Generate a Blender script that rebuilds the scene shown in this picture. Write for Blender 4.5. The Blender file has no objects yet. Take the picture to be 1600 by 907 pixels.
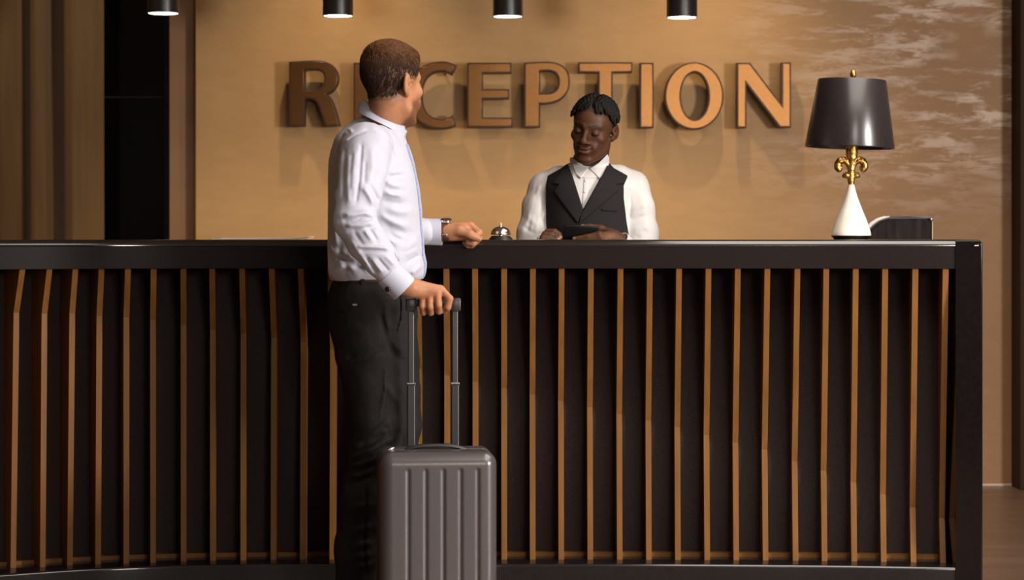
KEY=325; FILL=100; PANEL=135; WASH=(3,52,18,52); AMB=.10; EXPO=0.0
import bpy, bmesh, math, random
import numpy as np
from mathutils import Vector, Matrix
random.seed(7); RNG = np.random.default_rng(7)
SC = bpy.context.scene; COL = SC.collection
F = 3420.0; HZ = 368.0; CH = 1.18          # focal length in px, horizon row, eye height

def P(px, py, D):                           # a point seen at (px,py) standing D metres in front of the camera
    return Vector(((px-800)/F*D, D, CH-(py-HZ)/F*D))
def PX(px, D): return (px-800)/F*D
def PZ(py, D): return CH-(py-HZ)/F*D

# ---------------------------------------------------------------- objects
def tag(o, label=None, cat=None, group=None, kind=None):
    if label: o['label'] = label
    if cat: o['category'] = cat
    if group: o['group'] = group
    if kind: o['kind'] = kind
    return o
def empty(name, loc, label, cat, group=None):
    o = bpy.data.objects.new(name, None); COL.objects.link(o); o.location = loc
    o.empty_display_size = .1
    return tag(o, label, cat, group)
def link(name, me, mat, parent=None, smooth=True):
    o = bpy.data.objects.new(name, me); COL.objects.link(o)
    if mat is not None:
        if isinstance(mat, (list, tuple)):
            for m in mat: me.materials.append(m)
        else: me.materials.append(mat)
    if parent is not None:
        o.parent = parent
        o.matrix_parent_inverse = Matrix.Translation(-Vector(parent.location))
    if smooth: me.polygons.foreach_set('use_smooth', [True]*len(me.polygons))
    return o
def bmobj(name, bm, mat, parent=None, smooth=False, auto=None):
    bmesh.ops.recalc_face_normals(bm, faces=bm.faces[:])
    me = bpy.data.meshes.new(name); bm.to_mesh(me); bm.free()
    o = link(name, me, mat, parent, smooth)
    if auto is not None:
        me.polygons.foreach_set('use_smooth', [True]*len(me.polygons))
        me.set_sharp_from_angle(angle=math.radians(auto))
    return o
def box(bm, lo, hi, bev=0, seg=2, mi=0):
    b = bmesh.new()
    bmesh.ops.create_cube(b, size=1)
    for v in b.verts:
        v.co = Vector([(lo[i]+hi[i])/2+v.co[i]*(hi[i]-lo[i]) for i in range(3)])
    if bev: bmesh.ops.bevel(b, geom=b.edges[:], offset=bev, segments=seg, profile=.5, affect='EDGES')
    for f in b.faces: f.material_index = mi
    me = bpy.data.meshes.new('tmp'); b.to_mesh(me); b.free(); bm.from_mesh(me); bpy.data.meshes.remove(me)
def lathe(bm, prof, c=(0,0,0), n=48, sx=1, sy=1):   # prof = [(radius, z)], closed at poles if radius 0
    rings = []
    for r, z in prof:
        if r < 1e-6: rings.append([bm.verts.new((c[0], c[1], c[2]+z))])
        else: rings.append([bm.verts.new((c[0]+r*sx*math.cos(2*math.pi*k/n), c[1]+r*sy*math.sin(2*math.pi*k/n), c[2]+z)) for k in range(n)])
    for a, b in zip(rings, rings[1:]):
        for k in range(n):
            k2 = (k+1) % n
            if len(a) == 1 and len(b) == 1: continue
            if len(a) == 1: bm.faces.new((a[0], b[k], b[k2]))
            elif len(b) == 1: bm.faces.new((a[k], a[k2], b[0]))
            else: bm.faces.new((a[k], a[k2], b[k2], b[k]))
def tube(bm, pts, rad, n=12, cap=True, up=None):
    pts = [Vector(p) for p in pts]
    if not hasattr(rad, '__len__'): rad = [rad]*len(pts)
    rings = []; prev = None
    for i, p in enumerate(pts):
        t = (pts[min(i+1, len(pts)-1)]-pts[max(i-1, 0)]).normalized()
        if prev is None:
            a = Vector(up) if up else (Vector((0,0,1)) if abs(t.z) < .9 else Vector((1,0,0)))
        else: a = prev
        a = (a-t*a.dot(t)).normalized(); prev = a
        b = t.cross(a)
        rings.append([bm.verts.new(p+(a*math.cos(2*math.pi*k/n)+b*math.sin(2*math.pi*k/n))*rad[i]) for k in range(n)])
    for r0, r1 in zip(rings, rings[1:]):
        for k in range(n): bm.faces.new((r0[k], r0[(k+1)%n], r1[(k+1)%n], r1[k]))
    if cap:
        bm.faces.new(rings[0][::-1]); bm.faces.new(rings[-1])
def sweep(bm, frames, prof, cap=True):      # frames = [(origin, axis_u, axis_v)], prof = closed list of (u,v)
    rings = [[bm.verts.new(o+u*a+v*b) for a, b in prof] for o, u, v in frames]
    n = len(prof)
    for r0, r1 in zip(rings, rings[1:]):
        for k in range(n): bm.faces.new((r0[k], r0[(k+1)%n], r1[(k+1)%n], r1[k]))
    if cap:
        bm.faces.new(rings[0][::-1]); bm.faces.new(rings[-1])

# ---------------------------------------------------------------- materials
def nodes(name):
    m = bpy.data.materials.new(name); m.use_nodes = True
    nt = m.node_tree; b = nt.nodes['Principled BSDF']
    return m, nt, b
def lin(r, g, b):
    f = lambda c: (c/12.92 if c <= .04045 else ((c+.055)/1.055)**2.4)
    return (f(r/255), f(g/255), f(b/255), 1)
def mat(name, col, rough=.5, metal=0, noise=0, scale=(20,20,20), bump=0, bscale=None, coat=0, detail=4, col2=None, spec=None, sheen=0, coords='Object', dist=.002):
    m, nt, b = nodes(name)
    b.inputs['Base Color'].default_value = col; b.inputs['Roughness'].default_value = rough
    b.inputs['Metallic'].default_value = metal; b.inputs['Coat Weight'].default_value = coat
    b.inputs['Coat Roughness'].default_value = .08
    if spec is not None: b.inputs['Specular IOR Level'].default_value = spec
    if sheen: b.inputs['Sheen Weight'].default_value = sheen
    tc = nt.nodes.new('ShaderNodeTexCoord')
    if noise or col2:
        mp = nt.nodes.new('ShaderNodeMapping'); mp.inputs['Scale'].default_value = scale
        nt.links.new(tc.outputs[coords], mp.inputs['Vector'])
        nz = nt.nodes.new('ShaderNodeTexNoise'); nz.inputs['Scale'].default_value = 1; nz.inputs['Detail'].default_value = detail
        nt.links.new(mp.outputs['Vector'], nz.inputs['Vector'])
        rp = nt.nodes.new('ShaderNodeValToRGB')
        c2 = col2 or tuple(c*(1-noise) for c in col[:3])+(1,)
        c1 = col if col2 else tuple(min(1, c*(1+noise)) for c in col[:3])+(1,)
        rp.color_ramp.elements[0].position = .3; rp.color_ramp.elements[1].position = .7
        rp.color_ramp.elements[0].color = c2; rp.color_ramp.elements[1].color = c1
        nt.links.new(nz.outputs['Fac'], rp.inputs['Fac']); nt.links.new(rp.outputs['Color'], b.inputs['Base Color'])
    if bump:
        mp2 = nt.nodes.new('ShaderNodeMapping'); mp2.inputs['Scale'].default_value = bscale or scale
        nt.links.new(tc.outputs[coords], mp2.inputs['Vector'])
        n2 = nt.nodes.new('ShaderNodeTexNoise'); n2.inputs['Scale'].default_value = 1; n2.inputs['Detail'].default_value = 5
        nt.links.new(mp2.outputs['Vector'], n2.inputs['Vector'])
        bp = nt.nodes.new('ShaderNodeBump'); bp.inputs['Strength'].default_value = bump; bp.inputs['Distance'].default_value = dist
        nt.links.new(n2.outputs['Fac'], bp.inputs['Height']); nt.links.new(bp.outputs['Normal'], b.inputs['Normal'])
    return m
def emis(name, col, s):
    m, nt, b = nodes(name)
    b.inputs['Base Color'].default_value = col; b.inputs['Emission Color'].default_value = col; b.inputs['Emission Strength'].default_value = s
    return m

def wall_material():
    m, nt, b = nodes('tan_plaster')
    N = nt.nodes.new; L = nt.links.new
    tc = N('ShaderNodeTexCoord')
    def noise(sc, det, rough=.5, dist=0):
        mp = N('ShaderNodeMapping'); mp.inputs['Scale'].default_value = sc; L(tc.outputs['Object'], mp.inputs['Vector'])
        n = N('ShaderNodeTexNoise'); n.inputs['Scale'].default_value = 1; n.inputs['Detail'].default_value = det
        n.inputs['Roughness'].default_value = rough; n.inputs['Distortion'].default_value = dist
        L(mp.outputs['Vector'], n.inputs['Vector']); return n
    def ramp(src, a, bb, c0=(0,0,0,1), c1=(1,1,1,1)):
        r = N('ShaderNodeValToRGB'); r.color_ramp.elements[0].position = a; r.color_ramp.elements[1].position = bb
        r.color_ramp.elements[0].color = c0; r.color_ramp.elements[1].color = c1
        L(src, r.inputs['Fac']); return r
    big = noise((1.2, 1, 1.6), 5)
    base = ramp(big.outputs['Fac'], .3, .7, WALL_A, WALL_B)
    fine = noise((9, 1, 26), 6, .6)
    mixf = N('ShaderNodeMixRGB'); mixf.blend_type = 'MULTIPLY'; mixf.inputs['Fac'].default_value = .35
    L(base.outputs['Color'], mixf.inputs['Color1']); L(ramp(fine.outputs['Fac'], .25, .7, (.72,.70,.68,1)).outputs['Color'], mixf.inputs['Color2'])
    # pale trowel streaks on the right-hand stretch of the wall
    st = noise((4.2, 1, 19), 12, .72, .3)
    st2 = noise((2.2, 1, 5.0), 4)
    sr = ramp(st.outputs['Fac'], .475, .565)
    sx = N('ShaderNodeSeparateXYZ'); L(tc.outputs['Object'], sx.inputs['Vector'])
    mr = N('ShaderNodeMapRange'); mr.inputs['From Min'].default_value = .95; mr.inputs['From Max'].default_value = 1.95
    L(sx.outputs['X'], mr.inputs['Value'])
    mz = N('ShaderNodeMapRange'); mz.inputs['From Min'].default_value = 1.15; mz.inputs['From Max'].default_value = 1.75
    L(sx.outputs['Z'], mz.inputs['Value'])
    m1 = N('ShaderNodeMath'); m1.operation = 'MULTIPLY'; L(mr.outputs['Result'], m1.inputs[0]); L(mz.outputs['Result'], m1.inputs[1])
    m2 = N('ShaderNodeMath'); m2.operation = 'MULTIPLY'; L(m1.outputs[0], m2.inputs[0]); L(sr.outputs['Color'], m2.inputs[1])
    r2 = ramp(st2.outputs['Fac'], .34, .52)
    m3 = N('ShaderNodeMath'); m3.operation = 'MULTIPLY'; L(m2.outputs[0], m3.inputs[0]); L(r2.outputs['Color'], m3.inputs[1])
    m4 = N('ShaderNodeMath'); m4.operation = 'MULTIPLY'; L(m3.outputs[0], m4.inputs[0]); m4.inputs[1].default_value = .85
    # the streaked stretch is also a browner coat
    br = N('ShaderNodeMixRGB'); L(mr.outputs['Result'], br.inputs['Fac']); L(mixf.outputs['Color'], br.inputs['Color1'])
    mb = N('ShaderNodeMixRGB'); mb.blend_type = 'MULTIPLY'; mb.inputs['Fac'].default_value = 1
    L(mixf.outputs['Color'], mb.inputs['Color1']); mb.inputs['Color2'].default_value = (.66,.58,.55,1); L(mb.outputs['Color'], br.inputs['Color2'])
    out = N('ShaderNodeMixRGB'); L(m4.outputs[0], out.inputs['Fac']); L(br.outputs['Color'], out.inputs['Color1'])
    out.inputs['Color2'].default_value = STREAK
    L(out.outputs['Color'], b.inputs['Base Color'])
    b.inputs['Roughness'].default_value = .62
    bp = N('ShaderNodeBump'); bp.inputs['Strength'].default_value = .12; bp.inputs['Distance'].default_value = .01
    L(fine.outputs['Fac'], bp.inputs['Height']); L(bp.outputs['Normal'], b.inputs['Normal'])
    return m
WALL_A = (.37,.212,.082,1); WALL_B = (.44,.262,.108,1); STREAK = (.58,.45,.35,1)
PEND = [14, 30, 30, 30]
M = {}
M['wall'] = wall_material()
M['lacquer'] = mat('black_lacquer', (.0105,.0078,.0078,1), .13, 0, .25, (60,60,60), coat=.0, spec=.5)
M['lacquer_top'] = mat('polished_top', (.0105,.0078,.0078,1), .12, 0, .2, (60,60,60), spec=1.0)
M['post'] = mat('gloss_post', (.0050,.0036,.0037,1), .10, 0, .2, (60,60,60), spec=.22)
M['fascia'] = mat('black_fascia', (.0095,.0060,.0058,1), .38, 0, .2, (220,220,220), spec=.10)
M['panel'] = mat('dark_panel', (.036,.0265,.0255,1), .95, 0, .2, (250,250,250), bump=.15, spec=.15)
M['wood'] = mat('oiled_oak', (.172,.074,.0165,1), .5, 0, .16, (40,40,3), bump=.05, spec=.25)
M['black_plastic'] = mat('black_plastic', (.012,.011,.012,1), .38, 0, .1)
M['grey_plastic'] = mat('handle_grey', (.022,.019,.02,1), .35, 0, .1)
M['shell'] = mat('graphite_shell', (.080,.071,.075,1), .30, .3, .05, (300,300,300), bump=.08, spec=.8)
M['chrome'] = mat('chrome', (.86,.84,.82,1), .07, 1, .03)
M['steel'] = mat('steel', (.6,.58,.56,1), .25, 1, .05)
M['gold'] = mat('antique_gold', (.50,.27,.075,1), .34, 1, .35, (90,90,90), bump=.5, bscale=(160,160,160))
M['cream'] = mat('cream_glaze', (.86,.83,.78,1), .22, 0, 0, (30,30,14), col2=(.76,.67,.52,1), bump=.06, coat=.3, detail=6)
M['shade'] = mat('black_shade', (.017,.013,.014,1), .27, 0, .12, (80,80,80), spec=.6)
M['shade_in'] = mat('gold_lining', (.35,.2,.07,1), .4, .5, .1)
M['bronze'] = mat('dark_bronze', (.05,.035,.02,1), .3, .8, .2)
M['paper'] = mat('paper', (.82,.78,.72,1), .6, 0, .03)
M['copper'] = mat('letter_copper', (.205,.097,.034,1), .29, 1.0, .06, (50,50,50))
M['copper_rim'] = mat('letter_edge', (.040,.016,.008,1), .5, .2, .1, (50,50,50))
M['pendant'] = mat('pendant_black', (.014,.011,.011,1), .34, .0, .1, spec=.6)
M['glow'] = emis('lamp_disc', (1,.93,.82,1), 18)
M['glass_black'] = mat('black_glass', (.003,.0026,.0026,1), .14, 0, .1, spec=.35)
M['trim_brown'] = mat('brown_trim', (.25,.135,.064,1), .55, 0, .08, (6,6,6))
M['curtain'] = mat('ochre_velvet', (.165,.085,.024,1), .8, 0, .12, (30,30,2), bump=.1, bscale=(200,200,200), sheen=.3)
M['floor'] = mat('brown_floor', (.20,.125,.088,1), .34, 0, 0, (1.2,9,1), col2=(.15,.09,.062,1), bump=.05, detail=8)
M['ceil'] = mat('ceiling_paint', (.30,.22,.15,1), .9, 0, .03)
M['leather'] = mat('black_leather', (.016,.0125,.0125,1), .7, 0, .55, (45,45,5), bump=.2, bscale=(60,60,20), detail=6, spec=.06)

# ---------------------------------------------------------------- room
WD = 10.3                                    # distance of the back wall
def struct(name, bm, m, **k): return tag(bmobj(name, bm, m, **k), kind='structure')
bm = bmesh.new(); box(bm, (-4.6, -3.2, -.1), (4.6, 12.2, 0)); struct('floor', bm, M['floor'])
bm = bmesh.new(); box(bm, (-4.6, -3.2, 3.0), (4.6, 12.2, 3.1)); struct('ceiling', bm, M['ceil'])
xl = PX(305, WD)
bm = bmesh.new(); box(bm, (xl, WD, 0), (4.6, WD+.3, 3.0), .004, 1); struct('wall_back', bm, M['wall'])
bm = bmesh.new(); box(bm, (-4.7, -3.2, 0), (-4.6, 12.2, 3.0)); struct('wall_left', bm, M['trim_brown'])
bm = bmesh.new(); box(bm, (-4.6, 12.1, 0), (xl, 12.2, 3.0)); struct('wall_rear', bm, M['trim_brown'])
bm = bmesh.new(); box(bm, (xl+.0, WD-.012, 0), (PX(1594, 10.12), WD, .012), .002); struct('baseboard_back', bm, mat('skirting_strip', (.45,.36,.28,1), .4, 0, .05))
# narrow brown pier beside the black glass, set back from the plaster
D2 = 10.38
bm = bmesh.new(); box(bm, (PX(264, D2), D2, 0), (xl+.02, D2+.35, 3.0), .004, 1); struct('trim_1', bm, M['trim_brown'])
# black glass door with its rail
D3 = 10.8
x0, x1 = PX(150, D3), PX(266, D3)
dr = tag(empty('door_1', (x0, D3, 0), None, None), kind='structure')
bm = bmesh.new(); box(bm, (x0, D3, .0), (x1, D3+.03, 3.0)); bmobj('door_pane', bm, M['glass_black'], dr)
zr = PZ(152, D3)
bm = bmesh.new(); box(bm, (x0, D3-.006, zr-.004), (x1, D3, zr+.004), .001); bmobj('door_rail', bm, M['black_plastic'], dr)
bm = bmesh.new(); box(bm, (x1-.03, D3-.01, 0), (x1-.006, D3, 3.0), .002); bmobj('door_stile', bm, M['black_plastic'], dr)
# dark pier added at the right, standing in for a blurred foreground edge
DJ = 10.12
bm = bmesh.new(); box(bm, (PX(1594, DJ), DJ, 0), (PX(1594, DJ)+.5, WD, 3.0), .006, 2); struct('trim_2', bm, mat('dark_walnut', (.03,.017,.010,1), .7, 0, .1, (4,4,1), spec=.15))

# curtain: folds across the left end, a closed sheet with thickness
DC = 10.55
def curtain():
    knots = [(-60,.03),(-30,.0),(0,-.01),(30,.01),(35,.05),(49,-.055),(58,-.06),(74,-.03),(78,.05),(104,-.055),(118,-.06),(138,-.035),(156,.01),(160,.03)]
    xs = np.arange(-60, 161, 1.5); ks = np.array(knots)
    d = np.interp(xs, ks[:,0], ks[:,1]); ker = np.array([1,2,3,2,1])/9.
    d = np.convolve(np.pad(d, 2, 'edge'), ker, 'valid')
    bm = bmesh.new(); rows = []
    for iz in range(25):
        z = .02+2.96*iz/24
        sl = (z-2.2)*-1.2
        row = []
        for x, dd in zip(xs, d):
            w = 1 + .25*math.sin(z*1.1+x*.05)
            row.append((bm.verts.new((PX(x+sl*3*(160-x)/220, DC), DC+dd*w, z)), bm.verts.new((PX(x+sl*3*(160-x)/220, DC), DC+dd*w+.012, z))))
        rows.append(row)
    n = len(xs)
    for r0, r1 in zip(rows, rows[1:]):
        for k in range(n-1):
            bm.faces.new((r0[k][0], r0[k+1][0], r1[k+1][0], r1[k][0])); bm.faces.new((r0[k+1][1], r0[k][1], r1[k][1], r1[k+1][1]))
        bm.faces.new((r0[n-1][0], r0[n-1][1], r1[n-1][1], r1[n-1][0])); bm.faces.new((r0[0][1], r0[0][0], r1[0][0], r1[0][1]))
    for r in (rows[0], rows[-1]):
        for k in range(n-1): bm.faces.new((r[k][0], r[k][1], r[k+1][1], r[k+1][0]))
    return bm
tag(bmobj('curtain', curtain(), M['curtain'], smooth=True), 'ochre brown floor-length curtain hanging in folds left of the black glass', 'curtain')

# ---------------------------------------------------------------- reception counter
HT = CH-.0128                                # counter top height
tab = [(20,6.204),(67,6.252),(109,6.288),(153,6.325),(198,6.35),(240,6.362),(286,6.375),(333,6.387),(424,6.40),(600,6.40),(900,6.40),(1057,6.394),(1285,6.375),(1469,6.337),(1535,6.322)]
tx = np.array([PX(p, d) for p, d in tab]); td = np.array([d for p, d in tab])-.083
tx = np.concatenate([[-2.6,-2.2,-1.9,-1.65], tx]); td = np.concatenate([[5.48,5.71,5.88,6.015], td])
XE = 1.344                                    # right end
gx = np.linspace(-2.6, XE+.01, 500); gd = np.interp(gx, tx, td)
for _ in range(3): gd = np.convolve(np.pad(gd, 12, 'edge'), np.ones(25)/25, 'valid')
def front(X): return float(np.interp(X, gx, gd))
def fnorm(X):                                 # outward (towards the camera) unit normal in plan
    s = (front(X+.02)-front(X-.02))/.04
    return Vector((s, -1, 0)).normalized()
def fpt(X, rec, z):                           # point behind the fascia line by rec
    n = fnorm(X); return Vector((X, front(X), z))-n*rec
counter = empty('reception_counter', (0, 6.4, 0), 'long black lacquered reception counter with upright wooden fins across its curved front', 'counter')
CDEP = .56
XS = list(np.linspace(-2.5, XE, 90))
def run(bm, prof, x0=-2.5, x1=XE, n=90):      # prof (recess, z) swept along the counter front
    fr = []
    for X in np.linspace(x0, x1, n):
        nn = fnorm(X); fr.append((Vector((X, front(X), 0)), -nn, Vector((0,0,1))))
    sweep(bm, fr, prof)
ZF = PZ(420, front(0)); TH = .0178; R = .0165
prof = []
for k in range(9):
    a = math.pi/2*k/8; prof.append((R-R*math.cos(a)-.002, HT-R+R*math.sin(a)))
prof += [(CDEP-.005, HT), (CDEP, HT-.005), (CDEP, HT-TH-.002), (.0, HT-TH-.002), (-.002, HT-TH)]
bm = bmesh.new(); run(bm, prof, -2.5, XE-.012); bmobj('countertop', bm, M['lacquer_top'], counter, auto=30)
bm = bmesh.new(); run(bm, [(0, HT-TH-.002), (.03, HT-TH-.002), (.03, ZF+.001), (.001, ZF), (0, ZF+.001)], -2.5, XE-.012)
bmobj('fascia', bm, M['fascia'], counter, auto=30)
ZR = PZ(875, front(0)+.083)                   # top of the bottom rail
rr = .008
bm = bmesh.new(); run(bm, [(0, .0), (0, ZR-rr)]+[(rr-rr*math.cos(a), ZR-rr+rr*math.sin(a)) for a in (.4,.8,1.2,1.5708)]+[(.2, ZR), (.2, 0)], -2.5, 1.275)
bmobj('bottom_rail', bm, M['lacquer_top'], counter, auto=30)
PR = .178
bm = bmesh.new(); run(bm, [(PR, ZR), (PR, ZF+.03), (PR+.02, ZF+.03), (PR+.02, ZR)], -2.5, 1.28)
bmobj('back_panel', bm, M['panel'], counter, auto=30)
bm = bmesh.new(); run(bm, [(PR-.03, ZR), (PR-.03, ZR+.012), (PR, ZR+.012), (PR, ZR)], -2.5, 1.27)
bmobj('base_strip', bm, M['wood'], counter, auto=30)
# end panel: wraps from the rounded top corner down to the floor
XL = PX(1493, front(1.3))
fe = front(XE-.03)
bm = bmesh.new(); box(bm, (XL, fe-.0022, 0), (XE, fe+CDEP, HT))
top_e = [e for e in bm.edges if all(v.co.z > .5 and v.co.x > XE-.01 for v in e.verts)]
bmesh.ops.bevel(bm, geom=top_e, offset=.0163, segments=7, profile=.5, affect='EDGES')
fr_e = [e for e in bm.edges if all(v.co.y < fe+.01 for v in e.verts) and not all(v.co.x < XL+.001 for v in e.verts) and not all(v.co.z < .01 for v in e.verts)]
bmesh.ops.bevel(bm, geom=fr_e, offset=.0055, segments=3, profile=.5, affect='EDGES')
wn = bmobj('end_panel', bm, M['post'], counter, auto=35).modifiers.new('normals', 'WEIGHTED_NORMAL'); wn.keep_sharp = True
# fins: measured top / kink / bottom columns
L0 = [(35.2,25.6,20.8,489),(77.5,69.5,66.9,490.5),(118,113,109.4,490),(158.6,155.4,153.2,493.5),(199.8,199.6,198.5,496.5),(240,240.7,240.5,500),(286.5,288.4,286,508),(331.3,336,333.5,516),(378,382,380.5,522),(424.3,428,426,528),(469.5,472,470.5,536)]
R0 = [(1061,1056.8,1057.3,668),(1107,1101.8,1102.8,680),(1152.8,1146.5,1147.9,692),(1199,1192,1194,703),(1246,1236.7,1239.5,721),(1291,1282.5,1285.3,736),(1337.1,1328.3,1331,754),(1383.3,1373,1376,773),(1430.4,1418.6,1423,793),(1477.8,1465,1469,810)]
fins = [(t, k, b, y) for t, k, b, y in L0]
for t in (515.5, 561, 607, 652, 697, 742, 787.5, 832.5, 877.5, 923.2, 969.5, 1015.4):
    q = (t-800)/678.; fins.append((t, t-12.8*q, t-8.8*q, 536+(t-469.5)*(668-536)/(1061-469.5)))
fins += R0
def solveX(px, rec):
    a, b = -2.5, 1.34
    for _ in range(50):
        m_ = (a+b)/2; p = fpt(m_, rec, 1)
        if 800+F*p.x/p.y < px: a = m_
        else: b = m_
    return (a+b)/2
def solver(X, px, dflt):
    rs = np.linspace(-.03, .16, 200); p = [fpt(X, r, 1) for r in rs]
    x = np.array([800+F*q.x/q.y for q in p]); 
    return float(rs[np.argmin(np.abs(x-px))])
extra = []
for k in range(1, 9):                         # continues past the left edge of the photo
    extra.append((35.2-42*k, 0, 0, 489))
for t, k, b, yk in extra+fins:
    X = solveX(t, .006)
    if t < 0: rk, rb = .06, .03
    elif t < 170: rk, rb = solver(X, k, .1), solver(X, b, .08)
    else: rk, rb = .12, .083
    if t < 170: rk = min(max(rk, .02), .13); rb = min(max(rb, -.01), .13)
    if 170 < t < 480:
        w = (t-170)/310.; rk = .05*(1-w)+.12*w; rb = .06*(1-w)+.083*w
    zk = PZ(yk, front(X)+rk); hw = .0083
    n = fnorm(X); tdir = Vector((0,0,1)).cross(n)
    bm = bmesh.new()
    prof2 = [(.006, ZF+.02), (rk*.12+.006*.88 if False else .006, ZF+.0), (rk, zk), (rb, ZR)]
    # smooth the bend slightly
    pts = [(.006, ZF+.02), (.006, ZF)]
    pts += [(rk+(.006-rk)*.06, zk+(ZF-zk)*.06), (rk, zk), (rk+(rb-rk)*.08, zk+(ZR-zk)*.08), (rb, ZR)]
    loop = pts+[(PR, ZR), (PR, ZF+.02)]
    vs = [[bm.verts.new(fpt(X, r_, z_)+tdir*s) for r_, z_ in loop] for s in (-hw, hw)]
    bm.faces.new(vs[0]); bm.faces.new(vs[1][::-1])
    for i in range(len(loop)):
        j = (i+1) % len(loop); bm.faces.new((vs[0][i], vs[0][j], vs[1][j], vs[1][i]))
    bmesh.ops.bevel(bm, geom=[e for e in bm.edges if abs((e.verts[0].co-e.verts[1].co).dot(tdir)) < 1e-4], offset=.0008, segments=1, affect='EDGES')
    bmobj('wooden_fin', bm, M['wood'], counter)

# ---------------------------------------------------------------- wall letters
DL = WD-.112
def path(cmds, n=10):
    out = []
    for c in cmds:
        if c[0] in 'ML': out.append((c[1], c[2]))
        else:
            p0 = out[-1]; p1, p2, p3 = (c[1], c[2]), (c[3], c[4]), (c[5], c[6])
            for i in range(1, n+1):
                t = i/n; u = 1-t
                out.append(tuple(u**3*p0[j]+3*u*u*t*p1[j]+3*u*t*t*p2[j]+t**3*p3[j] for j in (0,1)))
    if math.dist(out[0], out[-1]) < .01: out.pop()
    return out
def ell2(cx, cy, rx, ry, n=56): return [(cx+rx*math.cos(2*math.pi*i/n), cy+ry*math.sin(2*math.pi*i/n)) for i in range(n)]
Epts = [(732.3,100.5),(796.6,100.5),(796.6,112),(752,112.5),(752,141.7),(793,141.7),(793,152.2),(752,152.5),(752,186.3),(798.5,186.3),(798.5,196.8),(732.3,196.8)]
LET = [
 ('R', [path([('M',454,99),('L',454,195),('L',474,195),('L',474,152),('L',481,152),('C',492,152,497,157,500,165),('L',511,195.5),('L',528.4,194.3),('C',521,166,517,152,507,147.5),('C',520,142,526.5,134,526.5,122.5),('C',526.5,105,514,97,492,97),('C',478,97,466,98.3,454,99)]),
        path([('M',474,108),('C',479,107,486,106.6,491,106.6),('C',502,106.6,509,112,509,123),('C',509,136,500,143.5,488,143.5),('L',474,143.5)])]),
 ('E', [[(x-177.3, y) for x, y in Epts]]),
 ('C', [path([('M',710,103.6),('C',703,100,697,98.4,690,98.4),('C',659,98.4,640,118,640,149),('C',640,180,659,199.4,690,199.4),('C',697,199.4,704,198,709.5,195.5),('L',706,183.7),('C',701,187,695,188.6,690,188.6),('C',669,188.6,657.5,174,657.5,149),('C',657.5,124,669,109.5,690,109.5),('C',695,109.5,700,111,704.8,114)])]),
 ('E', [Epts]),
 ('P', [path([('M',821.4,100.5),('L',821.4,196.9),('L',841.5,196.9),('L',841.5,160.2),('C',846,160.8,851,160.4,855,160),('C',876,158,888,146,888,127),('C',888,108,876,99,855,99),('C',843,99,832,99.8,821.4,100.5)]),
        path([('M',841.5,109.7),('C',846,108.8,851,108.6,855,108.6),('C',868,108.6,875,116,875,128),('C',875,141,867,148.4,853,148.4),('L',841.5,148.2)])]),
 ('T', [[(905.8,99.8),(985.8,99.8),(985.5,110.8),(954.8,111.5),(954.8,197),(936.9,197),(936.9,111.5),(905.8,111.3)]]),
 ('I', [[(1002,100.6),(1018.8,100.6),(1018.8,197.7),(1002,197.7)]]),
 ('O', [ell2(1084.5,150,43.6,50.3), ell2(1085.4,150.2,24,39.4)]),
 ('N', [[(1153.6,100.6),(1170.7,100.6),(1223.7,170.8),(1223.7,100),(1233.4,100),(1233.4,197),(1219.5,197),(1163.8,124),(1163.8,197.5),(1153.6,197.5)]]),
]
def prism(contours, D, y0, y1, off, bev):
    cu = bpy.data.curves.new('tmp', 'CURVE'); cu.dimensions = '2D'; cu.fill_mode = 'BOTH'
    for c in contours:
        sp = cu.splines.new('POLY'); sp.points.add(len(c)-1); sp.use_cyclic_u = True
        for p, (x, y) in zip(sp.points, c): p.co = (PX(x, D), PZ(y, D), 0, 1)
    cu.extrude = (y1-y0)/2-bev; cu.bevel_depth = bev; cu.bevel_resolution = 2; cu.offset = off
    o = bpy.data.objects.new('tmp', cu); COL.objects.link(o)
    dg = bpy.context.evaluated_depsgraph_get(); dg.update()
    me = bpy.data.meshes.new_from_object(o.evaluated_get(dg))
    bpy.data.objects.remove(o); bpy.data.curves.remove(cu)
    for v in me.vertices:
        x, z, e = v.co; v.co = (x, (y0+y1)/2-e, z)
    me.flip_normals()
    return me
where = {0:'capital letter R beginning the wall sign, leftmost of the row', 1:'capital letter E half hidden behind the standing man\'s head',
 2:'capital letter C just right of the standing man\'s face', 3:'fully visible capital letter E between the C and the P', 4:'capital letter P left of the receptionist\'s head',
 5:'capital letter T rising behind the receptionist\'s head', 6:'capital letter I, one plain upright bar on the wall', 7:'round capital letter O between the I and the N', 8:'capital letter N ending the wall sign, nearest the lamp'}
for i, (ch, cs) in enumerate(LET):
    xs = [p[0] for p in cs[0]]
    root = empty('sign_letter', (PX(sum(xs)/len(xs), DL), WD-.02, PZ(197, DL)), 'copper brown raised '+where[i], 'letter', 'raised letters of the wall sign')
    me = prism(cs, DL, DL-.001, DL+.058, .0058, .002); link('letter_body', me, M['copper_rim'], root, False)
    me = prism(cs, DL, DL-.0045, DL+.004, -.0004, .0012); o = link('letter_face', me, M['copper'], root, False)
    # two short stand-off pins hold the letter off the wall
    cx = cs[0]
    px_ = {'R':[(464,110),(464,185)],'E':[(cx[0][0]+10,106),(cx[0][0]+10,191)],'C':[(648,149),(690,104)],'P':[(831,110),(831,188)],'T':[(946,106),(946,188)],'I':[(1010,108),(1010,190)],'O':[(1051,150),(1118,150)],'N':[(1159,110),(1228,186)]}[ch]
    for a, b in px_:
        bm = bmesh.new(); tube(bm, [(PX(a, DL), WD-.06, PZ(b, DL)), (PX(a, DL), WD, PZ(b, DL))], .005, 10); bmobj('mounting_pin', bm, M['copper_rim'], root)

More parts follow.
